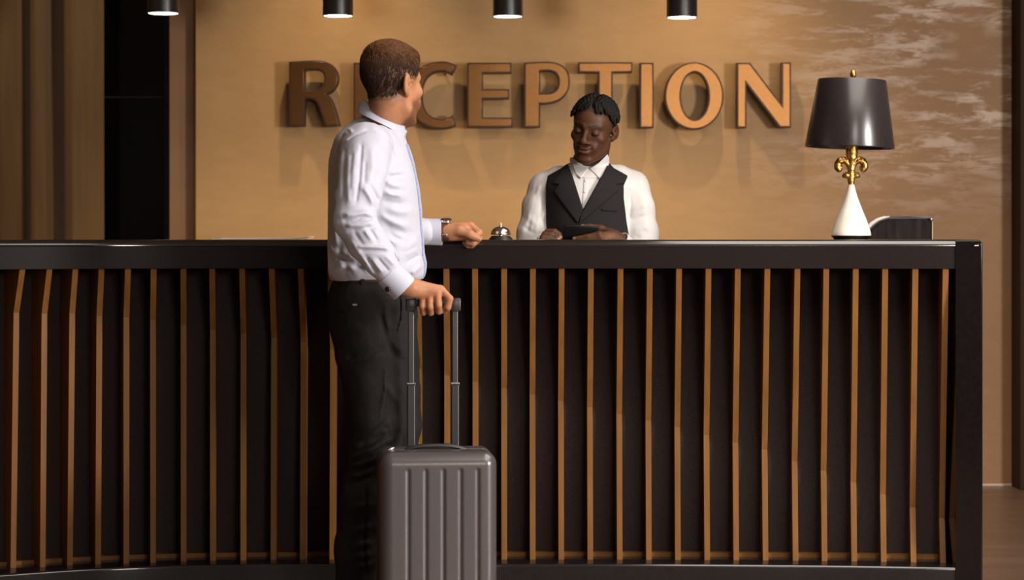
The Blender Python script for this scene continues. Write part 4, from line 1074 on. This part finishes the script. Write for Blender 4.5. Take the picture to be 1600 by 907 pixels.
for t_ in np.linspace(0, 1, 8):
    fr.append((Vector(g(618.5+t_*12.5, 206.5-t_*2.0, 5.995+.045*t_)), Vector((0,0,1)), Vector((.3,-.95,0))))
sweep(bm, fr, [(-.010,-.0015),(-.010,.0015),(.008,.0015),(.008,-.0015)]); bmobj('collar_band', bm, M['blue_piping'], shirt)
bm = bmesh.new(); tube(bm, [g(631,203,6.03), g(633,206,6.035), g(632,211,6.035)], [.004,.006,.003], 10); bmobj('collar_tip', bm, M['cuff_blue'], shirt, True)

# trousers
TR = Shape(.03)
TR.loft([kn(424,526,648,.150), kn(438,522,651,.156), kn(452,516,652,.164), kn(470,511.5,652,.170), kn(490,510.5,652,.174), kn(510,514,651,.174), kn(534,523,650,.170), kn(556,535,648,.160), kn(575,542,640,.12)], n=2.3, k=0, zr=.01)
for ch_ in ([(576,520,5.975,.100),(582,560,5.960,.094),(587,610,5.948,.080),(590,660,5.938,.070),(587,700,5.945,.064),(572,770,5.975,.0665),(560,860,6.00,.062),(555,960,6.02,.058),(554,1000,6.03,.060)],
            [(590,520,6.125,.098),(604,560,6.135,.088),(613,610,6.140,.074),(620,665,6.143,.0645),(615,705,6.15,.060),(604,770,6.16,.064),(594,860,6.17,.060),(590,960,6.18,.057),(589,990,6.18,.058)]):
    TR.chain([(g(x,y,D), r) for x, y, D, r in ch_], k=.025)
tn = lambda pts, a, w: TR.foldpx(pts, a*1.7, w, 5.75, 6.06)
tn([(512,489),(524,487),(540,489)], -.0038, 1.8); tn([(511,486),(525,483.5),(541,486)], .0014, 1.6); tn([(511,494),(526,493),(540,491.5)], .0012, 1.6)
tn([(623,455),(626,478),(624,500),(617,521)], -.0035, 1.8); tn([(626,455),(629,480),(627,502),(621,521)], .0020, 2.2)
tn([(602,470),(604,495),(610,522)], .0035, 5); tn([(594,488),(598,508),(604,530)], -.0030, 4); tn([(538,560),(560,556),(588,548),(606,540)], -.0045, 5); tn([(552,568),(580,560),(604,552)], .0030, 6)
tn([(602,575),(601,610),(594,650)], .0022, 1.6); tn([(612,528),(622,545),(634,552)], .0038, 5); tn([(606,540),(618,558),(632,568)], -.0032, 4.5)
for a_, b_ in (((541,716),(616,684)), ((545,702),(606,668)), ((540,728),(590,716)), ((556,690),(612,655)), ((543,745),(584,735))): tn([a_, ((a_[0]+b_[0])/2, (a_[1]+b_[1])/2+4), b_], .0048, 4.2); tn([(a_[0]+4,a_[1]+7), ((a_[0]+b_[0])/2, (a_[1]+b_[1])/2+11), (b_[0]-3,b_[1]+8)], -.0040, 3.6)
for y_ in (790, 825, 850, 868, 884): tn([(545,y_+8),(562,y_+2),(584,y_-2)], .0036, 4.5)
tn([(572,760),(570,800),(568,850),(572,900)], -.0030, 3); tn([(600,600),(622,628),(627,650),(620,680)], .0035, 5)
TR.disp(lambda Q: vnoise(Q*np.array((22,22,20))+13)*.0055+vnoise(Q*np.array((55,55,48))+17)*.0022)
TR.plane((0,0,PZ(429,6.05)), (0,0,1), k=.004); TR.plane((0,0,.06), (0,0,-1), k=.006)
trs, _ = solid('trousers', TR, (PX(496,5.7), 5.78, .03), (PX(676,6.3), 6.36, PZ(420,6.05)), .0036, M['trousers'], guest)
bm = bmesh.new(); box(bm, g(549.5,474.8,5.89)-np.array((0,.004,0)), g(558.5,474.8,5.89)+np.array((0,.004,0))); bm.free()
q_ = g(554,477,5.86)
for _ in range(20): q_ = q_+np.array([0,1,0])*TR(q_[None])[0]*.8
bm = bmesh.new(); box(bm, q_-np.array((.0075,.0012,.0028)), q_+np.array((.0075,.003,.0028)), .0006); bmobj('metal_tab', bm, M['steel'], trs)
BL = Shape(.01); BL.loft([kn(428,523,656,.158), kn(434,521.5,656,.160), kn(440,520.5,656,.161)], n=2.3, k=0, zr=.003)
solid('belt', BL, (PX(505,6), 5.85, PZ(446,6.05)), (PX(670,6), 6.25, PZ(422,6.05)), .0034, M['belt'], guest)
for x_ in (565, 609):
    q_ = g(x_,436,5.84)
    for _ in range(20): q_ = q_+np.array([0,1,0])*BL(q_[None])[0]*.8
    bm = bmesh.new(); box(bm, q_-np.array((.0055,.0025,.017)), q_+np.array((.0055,.004,.014)), .0015); bmobj('belt_loop', bm, M['trousers'], trs)
for ank in ((556,6.02), (590,6.18)):
    S = Shape(.02); x, y = PX(ank[0], ank[1]), ank[1]
    S.chain([((x-.03,y,.045), .042), ((x+.05,y,.042), .042), ((x+.16,y-.005,.032), .036), ((x+.20,y-.008,.028), .027)], k=.02)
    S.cone((x,y,.05), (x-.005,y,.10), .042, .045); S.box((x+.075,y,.010), (.135,.040,.012), .008); S.plane((0,0,.0), (0,0,-1), k=.002); S.plane((0,0,.10), (0,0,1))
    solid('shoe', S, (x-.12,y-.08,-.01), (x+.27,y+.08,.12), .005, M['shoe'], guest)
# wristwatch on the resting arm
wc = Vector(g(696,361.3,6.281)); wx = Vector((1,0,.0))
bm = bmesh.new(); pr = []
fr = []
for k in range(40):
    a = 2*math.pi*k/40; fr.append((wc+Vector((-.002*math.sin(a),math.cos(a)*.0278,math.sin(a)*.0282)), Vector((1,0,0)), Vector((0,math.cos(a),math.sin(a)))))
fr.append(fr[0]); sweep(bm, fr, [(-.0085,-.002),(-.0085,.0018),(.0085,.0018),(.0085,-.002)], cap=False); bmesh.ops.remove_doubles(bm, verts=bm.verts[:], dist=1e-6)
watch = bmobj('watch', bm, M['strap'], guest, auto=50)
bm = bmesh.new(); tube(bm, [wc+Vector((.002,-.008,.0275)), wc+Vector((.002,-.0095,.0335)), wc+Vector((.002,-.010,.0352))], [.0165,.0165,.013], 28); bmobj('watch_case', bm, M['chrome'], watch, auto=40)
bm = bmesh.new(); box(bm, wc+Vector((-.0085,-.0325,-.013)), wc+Vector((.006,-.0285,-.0075)), .0015); bmobj('buckle', bm, M['steel'], watch)
# ================================================================ receptionist
DR = 7.18; sR = F/DR
HR2 = P(927.5, 201.5, 7.10); RSC = .905
RH2 = frame_of((-math.sin(.36), -math.cos(.36), -.20), math.radians(-10))
if (RH2@np.array((0,0,1)))[0] < 0: RH2 = frame_of((-math.sin(.36), -math.cos(.36), -.20), math.radians(10))
rec = empty('person', (PX(918,DR), DR, 0), 'man in white shirt and charcoal waistcoat behind the counter, looking down at a phone', 'person')
B = Shape(.012); B.frame(RH2, HR2, RSC); head(B, 1); B.frame()
B.cone(np.array(HR2)+RH2@np.array((0,-.030,-.05)), g(921,262,7.19), .052, .055, k=.022)
B.chain([(g(921,262,7.19), .055), (g(920,300,7.19), .085), (g(918,420,7.19), .095), (g(918,500,7.19), .09)], k=.03)
for s, sh, el, wr in ((-1,(850,292,7.19),(822,424,7.15),(854,381,6.985)), (1,(990,290,7.19),(1006,424,7.15),(971,379,6.985))):
    B.chain([(g(920,290,7.19), .06), (g(*sh), .04), (g(*el), .034), (g(*wr), .024)], k=.02)
# his right hand: loosely curled beside the phone
B.chain([(g(854,381,6.985), .024), (g(858,372,6.968), .019)], k=.012)
for k_, (mx, my, px_, py_, qx, qy, tx_, ty_, dd) in enumerate(((855,362,867,361.3,874,366,876,371,0),(851,365.6,863,365.6,870.5,370.5,873,375.5,-.011),(848.5,370,859,370.6,866.5,375.5,869,380,-.021),(847,374,855,376,861,380.5,863,385,-.029))):
    B.cone(g(857,374,6.970), g(mx,my,6.955+dd), .014, .0092, k=.007)
    for a, b in (((mx,my,.0092),(px_,py_,.0084)), ((px_,py_,.0084),(qx,qy,.0077)), ((qx,qy,.0077),(tx_,ty_,.0066))): B.cone(g(a[0],a[1],6.955+dd), g(b[0],b[1],6.955+dd-.002), a[2], b[2], k=.0016)
B.chain([(g(861,376,6.975), .013), (g(867,379,6.985), .0105), (g(872,380,6.985), .0085)], k=.008)
# his left hand: holds the phone from the side, thumb on top
B.chain([(g(971,379,6.985), .024), (g(959,371,6.970), .0215), (g(951,367,6.960), .0180)], k=.012)
B.chain([(g(953,364,6.970), .0150), (g(938,357.0,6.975), .0120), (g(922,355.0,6.974), .0104), (g(909.5,354.6,6.968), .0078)], k=.006)
for k_, (mx, my, px_, py_, tx_, ty_, dd) in enumerate(((934,366.5,918,370.2,897,373.2,-.004),(936,370.5,918,374.8,898,378,-.002),(938,375,922,380,902,383,.002),(942,379,928,385,910,388,.006))):
    B.cone(g(955,370,6.958), g(mx+2,my,6.930+dd), .0155, .0112, k=.008)
    B.cone(g(mx+2,my,6.930+dd), g(px_,py_,6.930+dd), .0108, .0092, k=.004); B.cone(g(px_,py_,6.930+dd), g(tx_,ty_,6.932+dd), .0092, .0068, k=.004)
B.fold([g(948,372,6.945), g(934,372,6.941)], -.0018, .004)
for s, x0 in ((-1, 898), (1, 944)):
    B.chain([(g(x0,480,7.19), .075), (g(x0-s*2,660,7.17), .05), (g(x0-s*4,860,7.2), .04)], k=.03)
    a = np.array(g(x0-s*4,880,7.2)); a[2] = .05; B.chain([(g(x0-s*4,860,7.2), .04), (a, .04), (a+np.array((s*.02,-.14,-.015)), .03)], k=.02)
me, v = mesh_of(B, (PX(796,7.2), 6.86, 0), (PX(1036,7.2), 7.36, HR2[2]+.14), .0028, 'body', 1)
L = local(v, RH2, HR2, RSC); c = np.tile(np.array((.072,.030,.0142)), (len(v),1)); hd = np.linalg.norm(L, axis=1) < .16
c = mixc(c, (.105,.046,.022), mask(np.linalg.norm((L-np.array((-.012,.085,.06)))/np.array((.05,.05,.04)), axis=1), .2, 1.2)*hd*.6)
c = mixc(c, (.115,.044,.030), mask(polydist(L, [(-.020,-.0660),(0,-.0695),(.020,-.0660)]), .003, .008)*hd*(L[:,1] > .07)*.9)
c = mixc(c, (.070,.028,.020), mask(polydist(L, [(-.021,-.0590),(0,-.0575),(.021,-.0590)]), .002, .005)*hd*(L[:,1] > .07)*.8)
c = mixc(c, (.020,.009,.006), mask(polydist(L, [(-.031,-.0550),(-.012,-.0617),(0,-.0638),(.012,-.0617),(.031,-.0550)]), .0008, .0022)*hd*(L[:,1] > .075)*.9)
for s in (-1, 1):
    c = mixc(c, (.012,.008,.007), mask(polydist(L, [(s*.012,.0215),(s*.028,.0275),(s*.047,.0235)]), .0026, .0052)*hd*(L[:,1] > .05)*.9)
    c = mixc(c, (.012,.007,.006), mask(polydist(L, [(s*.018,-.0045),(s*.027,-.0078),(s*.037,-.0076),(s*.046,-.0025)]), .0010, .0024)*hd*(L[:,1] > .06)*.95)
c = mixc(c, (.04,.02,.012), np.clip((L[:,2]-.055+.6*np.clip(.055-L[:,1],0,.05))/.02, 0, 1)*hd*(np.abs(L[:,0]) < .2)*.7*(L[:,1] < .075))
for p_ in (g(909.5,354,6.962), g(875,372,6.95), g(897,373.2,6.928), g(873,374.5,6.94)): c = mixc(c, (.42,.24,.16), mask(np.linalg.norm(v-p_, axis=1), .004, .0095)*.8)
pal = mask(np.linalg.norm((v-g(940,372,6.945))/np.array((.07,.03,.02)), axis=1), .4, 1.2); c = mixc(c, (.22,.11,.062), pal*.7)
paint(me, c); link('body', me, M['skin_dark'], rec)
# short twisted locks from a centre parting
SK2 = Shape(.02); SK2.frame(RH2, HR2, RSC); skull(SK2); SK2.frame()
def hd2(Lq):
    x, y, z = Lq[:,0], Lq[:,1], Lq[:,2]
    line = np.interp(y, [-.12,-.07,-.03,.0,.02,.040,.060,.078,.1], [-.06,-.055,-.02,.012,.034,.062,.080,.09,.095])
    m = np.clip((z-line)/.018, -1, 1); part = np.exp(-((x+.004)/.0035)**2)*(y > -.02)
    return np.where(m > 0, .0055*m, .006*m)-.004*part
def h2(Q):
    Lq = local(Q, RH2, HR2, RSC); return SK2(Q)-hd2(Lq)-vnoise(Lq*np.array((240,240,240)))*.003
me, v = mesh_of(h2, np.array(HR2)-.13, np.array(HR2)+.14, .0022, 'hair', 0); hair2 = link('hair', me, M['hair_black'], rec)
roots = []
for y0 in np.linspace(-.09, .066, 13):
    for s in (-1, 1):
        for x0, n_ in ((.008,1),(.026,1),(.042,1),(.055,1)):
            roots.append((s*x0+RNG.normal()*.002-.004, y0+RNG.normal()*.003, .12))
R0_ = np.array(roots); W = np.array(HR2)+R0_@RH2.T
for _ in range(8): W = W-.9*SK2(W)[:,None]*grad(SK2, W)
Lq = local(W, RH2, HR2, RSC); kp = hd2(Lq) > .001; W, R0_ = W[kp], R0_[kp]; n = len(W)
cur = W+grad(SK2, W)*.004; pths = [cur.copy()]; sgn = np.sign(R0_[:,0]+.004); jit = RNG.normal(size=(n,3))*.14; fall = RNG.random(n)
M_ = 15; ln = .0036+.0022*RNG.random(n)
for k in range(M_-1):
    Lq = local(cur, RH2, HR2, RSC); fr_ = np.clip((Lq[:,1]-.035)/.03, 0, 1); bk = np.clip((-.03-Lq[:,1])/.04, 0, 1)
    dl = np.stack([sgn*(1-.45*fr_-.4*bk), .75*fr_-.55*bk+.12, -.55-.35*fr_*np.ones(n)], 1)
    d = dl@RH2.T+jit; G = grad(SK2, cur); d = d-G*np.einsum('ij,ij->i', d, G)[:,None]; d /= np.linalg.norm(d, axis=1)[:,None]
    lift = np.clip((k-8)/5, 0, 1); d = d*(1-.5*lift)+np.array([0,0,-1.])*.5*lift+G*.25*lift*(fall[:,None]-.2)
    d /= np.linalg.norm(d, axis=1)[:,None]; cur = cur+d*ln[:,None]; G = grad(SK2, cur); ds = SK2(cur)
    cur = cur+G*np.maximum(.0065-ds, 0)[:,None]-G*(np.maximum(ds-.0085, 0)*(1-lift))[:,None]
    pths.append(cur.copy())
pp = np.stack(pths, 1)
# stop the front locks at the hairline, let a few hang on the forehead
Le = np.stack([local(pp[:,k], RH2, HR2, RSC) for k in range(M_)], 1)
for i in range(n):
    bad = [k for k in range(M_) if Le[i,k,1] > .045 and Le[i,k,2] < np.interp(Le[i,k,1], [.045,.06,.078,.1], [.054,.072,.086,.09])-.016*fall[i]]
    bad += [k for k in range(M_) if Le[i,k,2] < (-.012 if -.035 < Le[i,k,1] < .05 else -.06)]
    if bad and bad[0] > 2:
        e = bad[0]; tt = np.linspace(0, e-1, M_); pp[i] = np.stack([np.interp(tt, np.arange(M_), pp[i,:,j]) for j in range(3)], 1)
fine = np.linspace(0, M_-1, 43); P2 = np.stack([np.stack([np.interp(fine, np.arange(M_), pp[i,:,j]) for j in range(3)], 1) for i in range(n)])
rd = (.0050*(1+.20*np.sin(fine*2.4))*np.where(fine > M_-2.2, np.sqrt(np.clip((M_-1-fine)/1.2, .02, 1)), 1))[None]*(0.85+.3*RNG.random((n,1)))
V_, Q_ = strands(P2, rd, 7); o = link('hair_twists', mesh_from('hair_twists', V_, Q_), M['hair_black'], hair2); o['kind'] = 'stuff'

def kr(y, xa, xb, ry, cy=0): return (PZ(y, DR), PX((xa+xb)/2, DR), DR+cy, (xb-xa)/2/sR, ry)
SW = Shape(.02)
TORSO = [kr(252,896,948,.048,.01), kr(262,882,960,.066,.005), kr(270,866,974,.084), kr(279,851,988,.098), kr(292,845,993,.110), kr(312,847,989,.118), kr(340,851,985,.120), kr(374,853,985,.118), kr(420,858,980,.115), kr(470,858,980,.112), kr(500,858,980,.11)]
SW.loft(TORSO, n=2.3, k=0, zr=.01)
SW.chain([(g(873,283,7.19), .050), (g(853,297,7.19), .056), (g(843,325,7.18), .0545), (g(834,365,7.17), .054), (g(828,420,7.14), .050), (g(840,402,7.05), .042), (g(852,384,6.995), .034)], k=.016)
SW.chain([(g(966,281,7.19), .050), (g(986,295,7.19), .058), (g(995,325,7.18), .0575), (g(1001,365,7.17), .0555), (g(1004,420,7.14), .050), (g(988,402,7.05), .042), (g(974,383,6.998), .034)], k=.016)
ws = lambda pts, a, w: SW.foldpx(pts, a, w, 7.02, 7.22)
ws([(847,285),(836,310),(829,345)], .0040, 4); ws([(852,300),(845,330),(846,356)], -.0045, 3); ws([(839,300),(832,330),(823,366)], -.0035, 3); ws([(850,330),(840,352),(836,372)], .0045, 4)
ws([(822,332),(830,345),(843,352)], .0035, 4); ws([(816,352),(828,362),(842,366)], -.0035, 3)
ws([(982,292),(985,320),(983,345)], -.0040, 3); ws([(1000,300),(1008,330),(1010,362)], .0028, 5); ws([(984,330),(1000,322),(1014,318)], .0030, 4); ws([(984,347),(1000,340),(1016,338)], -.0036, 4); ws([(986,362),(1003,356),(1020,356)], .0034, 4.5); ws([(988,370),(1004,372)], -.003, 3)
SW.disp(lambda Q: vnoise(Q*np.array((28,28,20))+31)*.0042+vnoise(Q*np.array((64,64,44))+37)*.0018)
nk2 = Shape(); nk2.cone(g(924,235,7.16), g(921,262,7.19), .050, .052); SW.func(lambda Q: np.where(Q[:,2] > PZ(272,7.18), -nk2(Q), -1), .004, 'i')
SW.plane((0,0,PZ(500,7.18)), (0,0,-1))
wsh, _ = solid('shirt', SW, (PX(796,7.0), 6.93, PZ(505,7.18)), (PX(1040,7.2), 7.33, PZ(244,7.18)), .0034, M['shirt_white'], rec)
for a, b in ((g(850,386,6.99), g(856,377,6.972)), (g(976,385,6.993), g(968,376.5,6.980))): ring_tube('cuff', a, b, .034, .0335, M['shirt_white'], rec)
fr = [(Vector((PX(x,7.05), 7.18-.5, PZ(y,7.05))), 0, 0) for x, y in ((916,266),(911,330))]
band = polyprism([(913.5,262),(921,262),(916,330),(908.5,330)], 7.06)
patch('placket', SW, .0025, band, 7.18, g(895,345,6.98)-np.array((0,0,.02)), g(930,255,7.2), .0022, M['shirt_white'], wsh)
for y_, x_ in ((283,916.2), (300,914.6)):
    q_ = np.array(g(x_, y_, 7.02))
    for _ in range(20): q_ = q_+np.array([0,1,0])*SW(q_[None])[0]*.8
    disc('shirt_button', q_-np.array((0,.003,0)), (0,-1,0), .0042, .0015, M['shirt_white'], wsh)
# collar wings and stand
CB = Shape(.012); CB.cone(g(925,236,7.155), g(921,268,7.19), .0555, .060); CB.loft(TORSO, n=2.3, k=.012, zr=.01)
st = polyprism([(889,243),(898,247),(920,264),(936,254),(950,241),(958,262),(945,276),(920,280),(895,274)], 7.08)
patch('collar_stand', CB, .0030, st, 7.30, g(870,290,6.98), g(975,225,7.32), .0026, M['shirt_white'], wsh)
for poly in ([(890.5,246),(894,243.5),(906,255),(920,263.5),(914,271),(907.5,279.5),(899,271.5)], [(950,240.5),(953.5,246),(952,264),(936.5,280),(929,271),(921,263.5),(936,254)]):
    patch('collar', CB, .0085, polyprism(poly, 7.08), 7.24, g(870,295,6.98), g(975,228,7.28), .0022, M['shirt_white'], wsh, .003)
# waistcoat with a deep V, lapels and welt pocket
VS = Shape(.02); VS.loft([(z, x, y, rx+.008, ry+.009) for z, x, y, rx, ry in TORSO], n=2.3, k=0, zr=.01)
for sd in ([(g(873,283,7.19), .0545), (g(853,297,7.19), .0605)], [(g(966,281,7.19), .0545), (g(986,295,7.19), .0625)]): VS.chain(sd, k=.016)
VS.disp(lambda Q: vnoise(Q*np.array((22,22,16))+51)*.0022)
vee = polyprism([(886,240),(890,258),(911,327),(949.5,258),(953,240)], 7.06)
sides = polyprism([(892,250),(877,262.5),(856,274),(853.5,290),(853,320),(853,374),(857,420),(858,506),(981,506),(984,420),(985,378),(979,345),(974.5,310),(974.5,290),(982,274.5),(960,262),(951,250)], 7.10)
def vest_fn(Q):
    d = smax(VS(Q), sides(Q), .003); fv = np.where(Q[:,1] < 7.20, -vee(Q), -1)
    d = smax(d, fv, .002); return smax(d, -nk2(Q)+.006, .003)
me, _ = mesh_of(vest_fn, (PX(835,7.1), 6.98, PZ(505,7.18)), (PX(1000,7.1), 7.36, PZ(242,7.18)), .0030, 'waistcoat', 1); vest = link('waistcoat', me, M['vest'], rec)
def vp(name, poly, off, par=vest, h=.0020): return patch(name, VS, off, polyprism(poly, 7.06), 7.2, g(845,345,6.96)-np.array((0,0,.03)), g(992,245,7.22), h, M['vest'], par, .0015)
vp('lapel', [(889.5,257),(878,264),(871,276),(862.5,286.5),(873.5,287.8),(865,299),(902,349),(911,328)], .0085)
vp('lapel', [(950.5,257),(962,264),(969,277),(977,285.5),(963,288),(968,296),(904,350),(907,336)], .0095)
vp('pocket_welt', [(940,325.5),(965,326.5),(965,330.5),(940,329.5)], .0055)
for px_ in ([(872,312),(873,374)], [(944,334),(945,374)]): pass
for y_ in (362, 392, 422):
    q_ = np.array(g(905, y_, 7.0))
    for _ in range(20): q_ = q_+np.array([0,1,0])*VS(q_[None])[0]*.8
    disc('waistcoat_button', q_-np.array((0,.001,0)), (0,-1,0), .006, .002, M['onyx'], vest)
PT = Shape(.03); PT.loft([kr(486,860,978,.112), kr(520,858,980,.115), kr(560,866,972,.105)], n=2.3, k=0)
for s, x0 in ((-1, 898), (1, 944)): PT.chain([(g(x0,540,7.18), .088), (g(x0-s*2,660,7.17), .066), (g(x0-s*4,860,7.2), .056), (g(x0-s*4,895,7.2), .057)], k=.025)
PT.plane((0,0,.05), (0,0,-1)); solid('trousers', PT, (PX(840,7.2), 7.0, .02), (PX(1000,7.2), 7.36, PZ(480,7.18)), .008, M['trousers'], rec)
for s, x0 in ((-1, 898), (1, 944)):
    x, y = PX(x0-s*4, 7.2), 7.2; S = Shape(.02)
    S.chain([((x,y+.03,.045), .042), ((x+s*.01,y-.05,.042), .042), ((x+s*.02,y-.18,.03), .03)]); S.cone((x,y,.05), (x,y,.1), .042, .045); S.plane((0,0,0), (0,0,-1)); S.plane((0,0,.1), (0,0,1))
    solid('shoe', S, (x-.1,y-.26,-.01), (x+.1,y+.12,.12), .006, M['shoe'], rec)
# ---------------------------------------------------------------- phone in his hands
ph = P(905, 364.5, 6.952)
phone = empty('smartphone', ph, 'black smartphone held sideways in the receptionist\'s hands, its back to the counter', 'phone')
def place(bm, c, h, rad, seg=3):
    b = bmesh.new(); box(b, (-h[0],-h[1],-h[2]), h, rad, seg); rot = Matrix.Rotation(math.radians(3.0), 3, 'Y')@Matrix.Rotation(math.radians(24), 3, 'X')
    for v in b.verts: v.co = rot@(v.co+Vector(c))+ph
    me = bpy.data.meshes.new('t'); b.to_mesh(me); b.free(); bm.from_mesh(me); bpy.data.meshes.remove(me)
bm = bmesh.new(); place(bm, (.0055,0,-.006), (.0555,.0042,.033), .004); bmobj('phone_case', bm, mat('phone_back', (.006,.0055,.006,1), .45, 0, .05, spec=.2), phone, auto=40)
bm = bmesh.new(); place(bm, (.0055,.0044,-.006), (.0525,.0008,.030), .0006, 1); bmobj('screen', bm, M['onyx'], phone)

# ---------------------------------------------------------------- camera and light
cam = bpy.data.cameras.new('camera'); co = bpy.data.objects.new('camera', cam); COL.objects.link(co)
co.location = (0, 0, CH); co.rotation_euler = (math.radians(90), 0, 0)
cam.sensor_width = 36; cam.lens = F/1600*36; cam.shift_y = -(453.5-HZ)/1600; cam.clip_start = .05; cam.clip_end = 60
cam.dof.use_dof = True; cam.dof.focus_distance = 6.15; cam.dof.aperture_fstop = 6.5
SC.camera = co
def light(name, kind, loc, energy, col, aim=None, **k):
    li = bpy.data.lights.new(name, kind); li.energy = energy; li.color = col
    for a, b in k.items(): setattr(li, a, b)
    o = bpy.data.objects.new(name, li); COL.objects.link(o); o.location = loc
    if aim is not None: o.rotation_euler = (Vector(aim)-Vector(loc)).to_track_quat('-Z', 'Y').to_euler()
    return o
light('window_light', 'AREA', (4.3, 2.6, 1.55), KEY, (1,.93,.87), (0, 6.6, 1.3), shape='RECTANGLE', size=.8, size_y=.9)  # unseen key source, placed from highlight and shadow directions; no window is modelled
light('lobby_light', 'AREA', (1.75, -1.6, 2.0), FILL, (1,.90,.82), (0, 6.3, 1.0), shape='RECTANGLE', size=1.1, size_y=1.1)  # added frontal fill, brightens the panel between the fins; no known fixture
light('ceiling_panel', 'AREA', (1.5, 4.75, 2.96), PANEL, (1,.92,.84), (1.5, 4.75, 0), shape='RECTANGLE', size=2.0, size_y=3.6)
for i, x in enumerate((-1.75, -.78, .3, .95)):
    light('ceiling_spot', 'SPOT', (x, 9.68, 2.95), WASH[i], (1,.76,.46), (x, 10.2, 1.2), spot_size=math.radians(88), spot_blend=1.0, shadow_soft_size=.03)
wld = bpy.data.worlds.new('room_ambience'); SC.world = wld; wld.use_nodes = True
wld.node_tree.nodes['Background'].inputs['Color'].default_value = (1,.82,.66,1)
wld.node_tree.nodes['Background'].inputs['Strength'].default_value = AMB
SC.view_settings.view_transform = 'Standard'; SC.view_settings.look = 'None'; SC.view_settings.gamma = 1
SC.view_settings.use_curve_mapping = False; SC.view_settings.exposure = EXPO
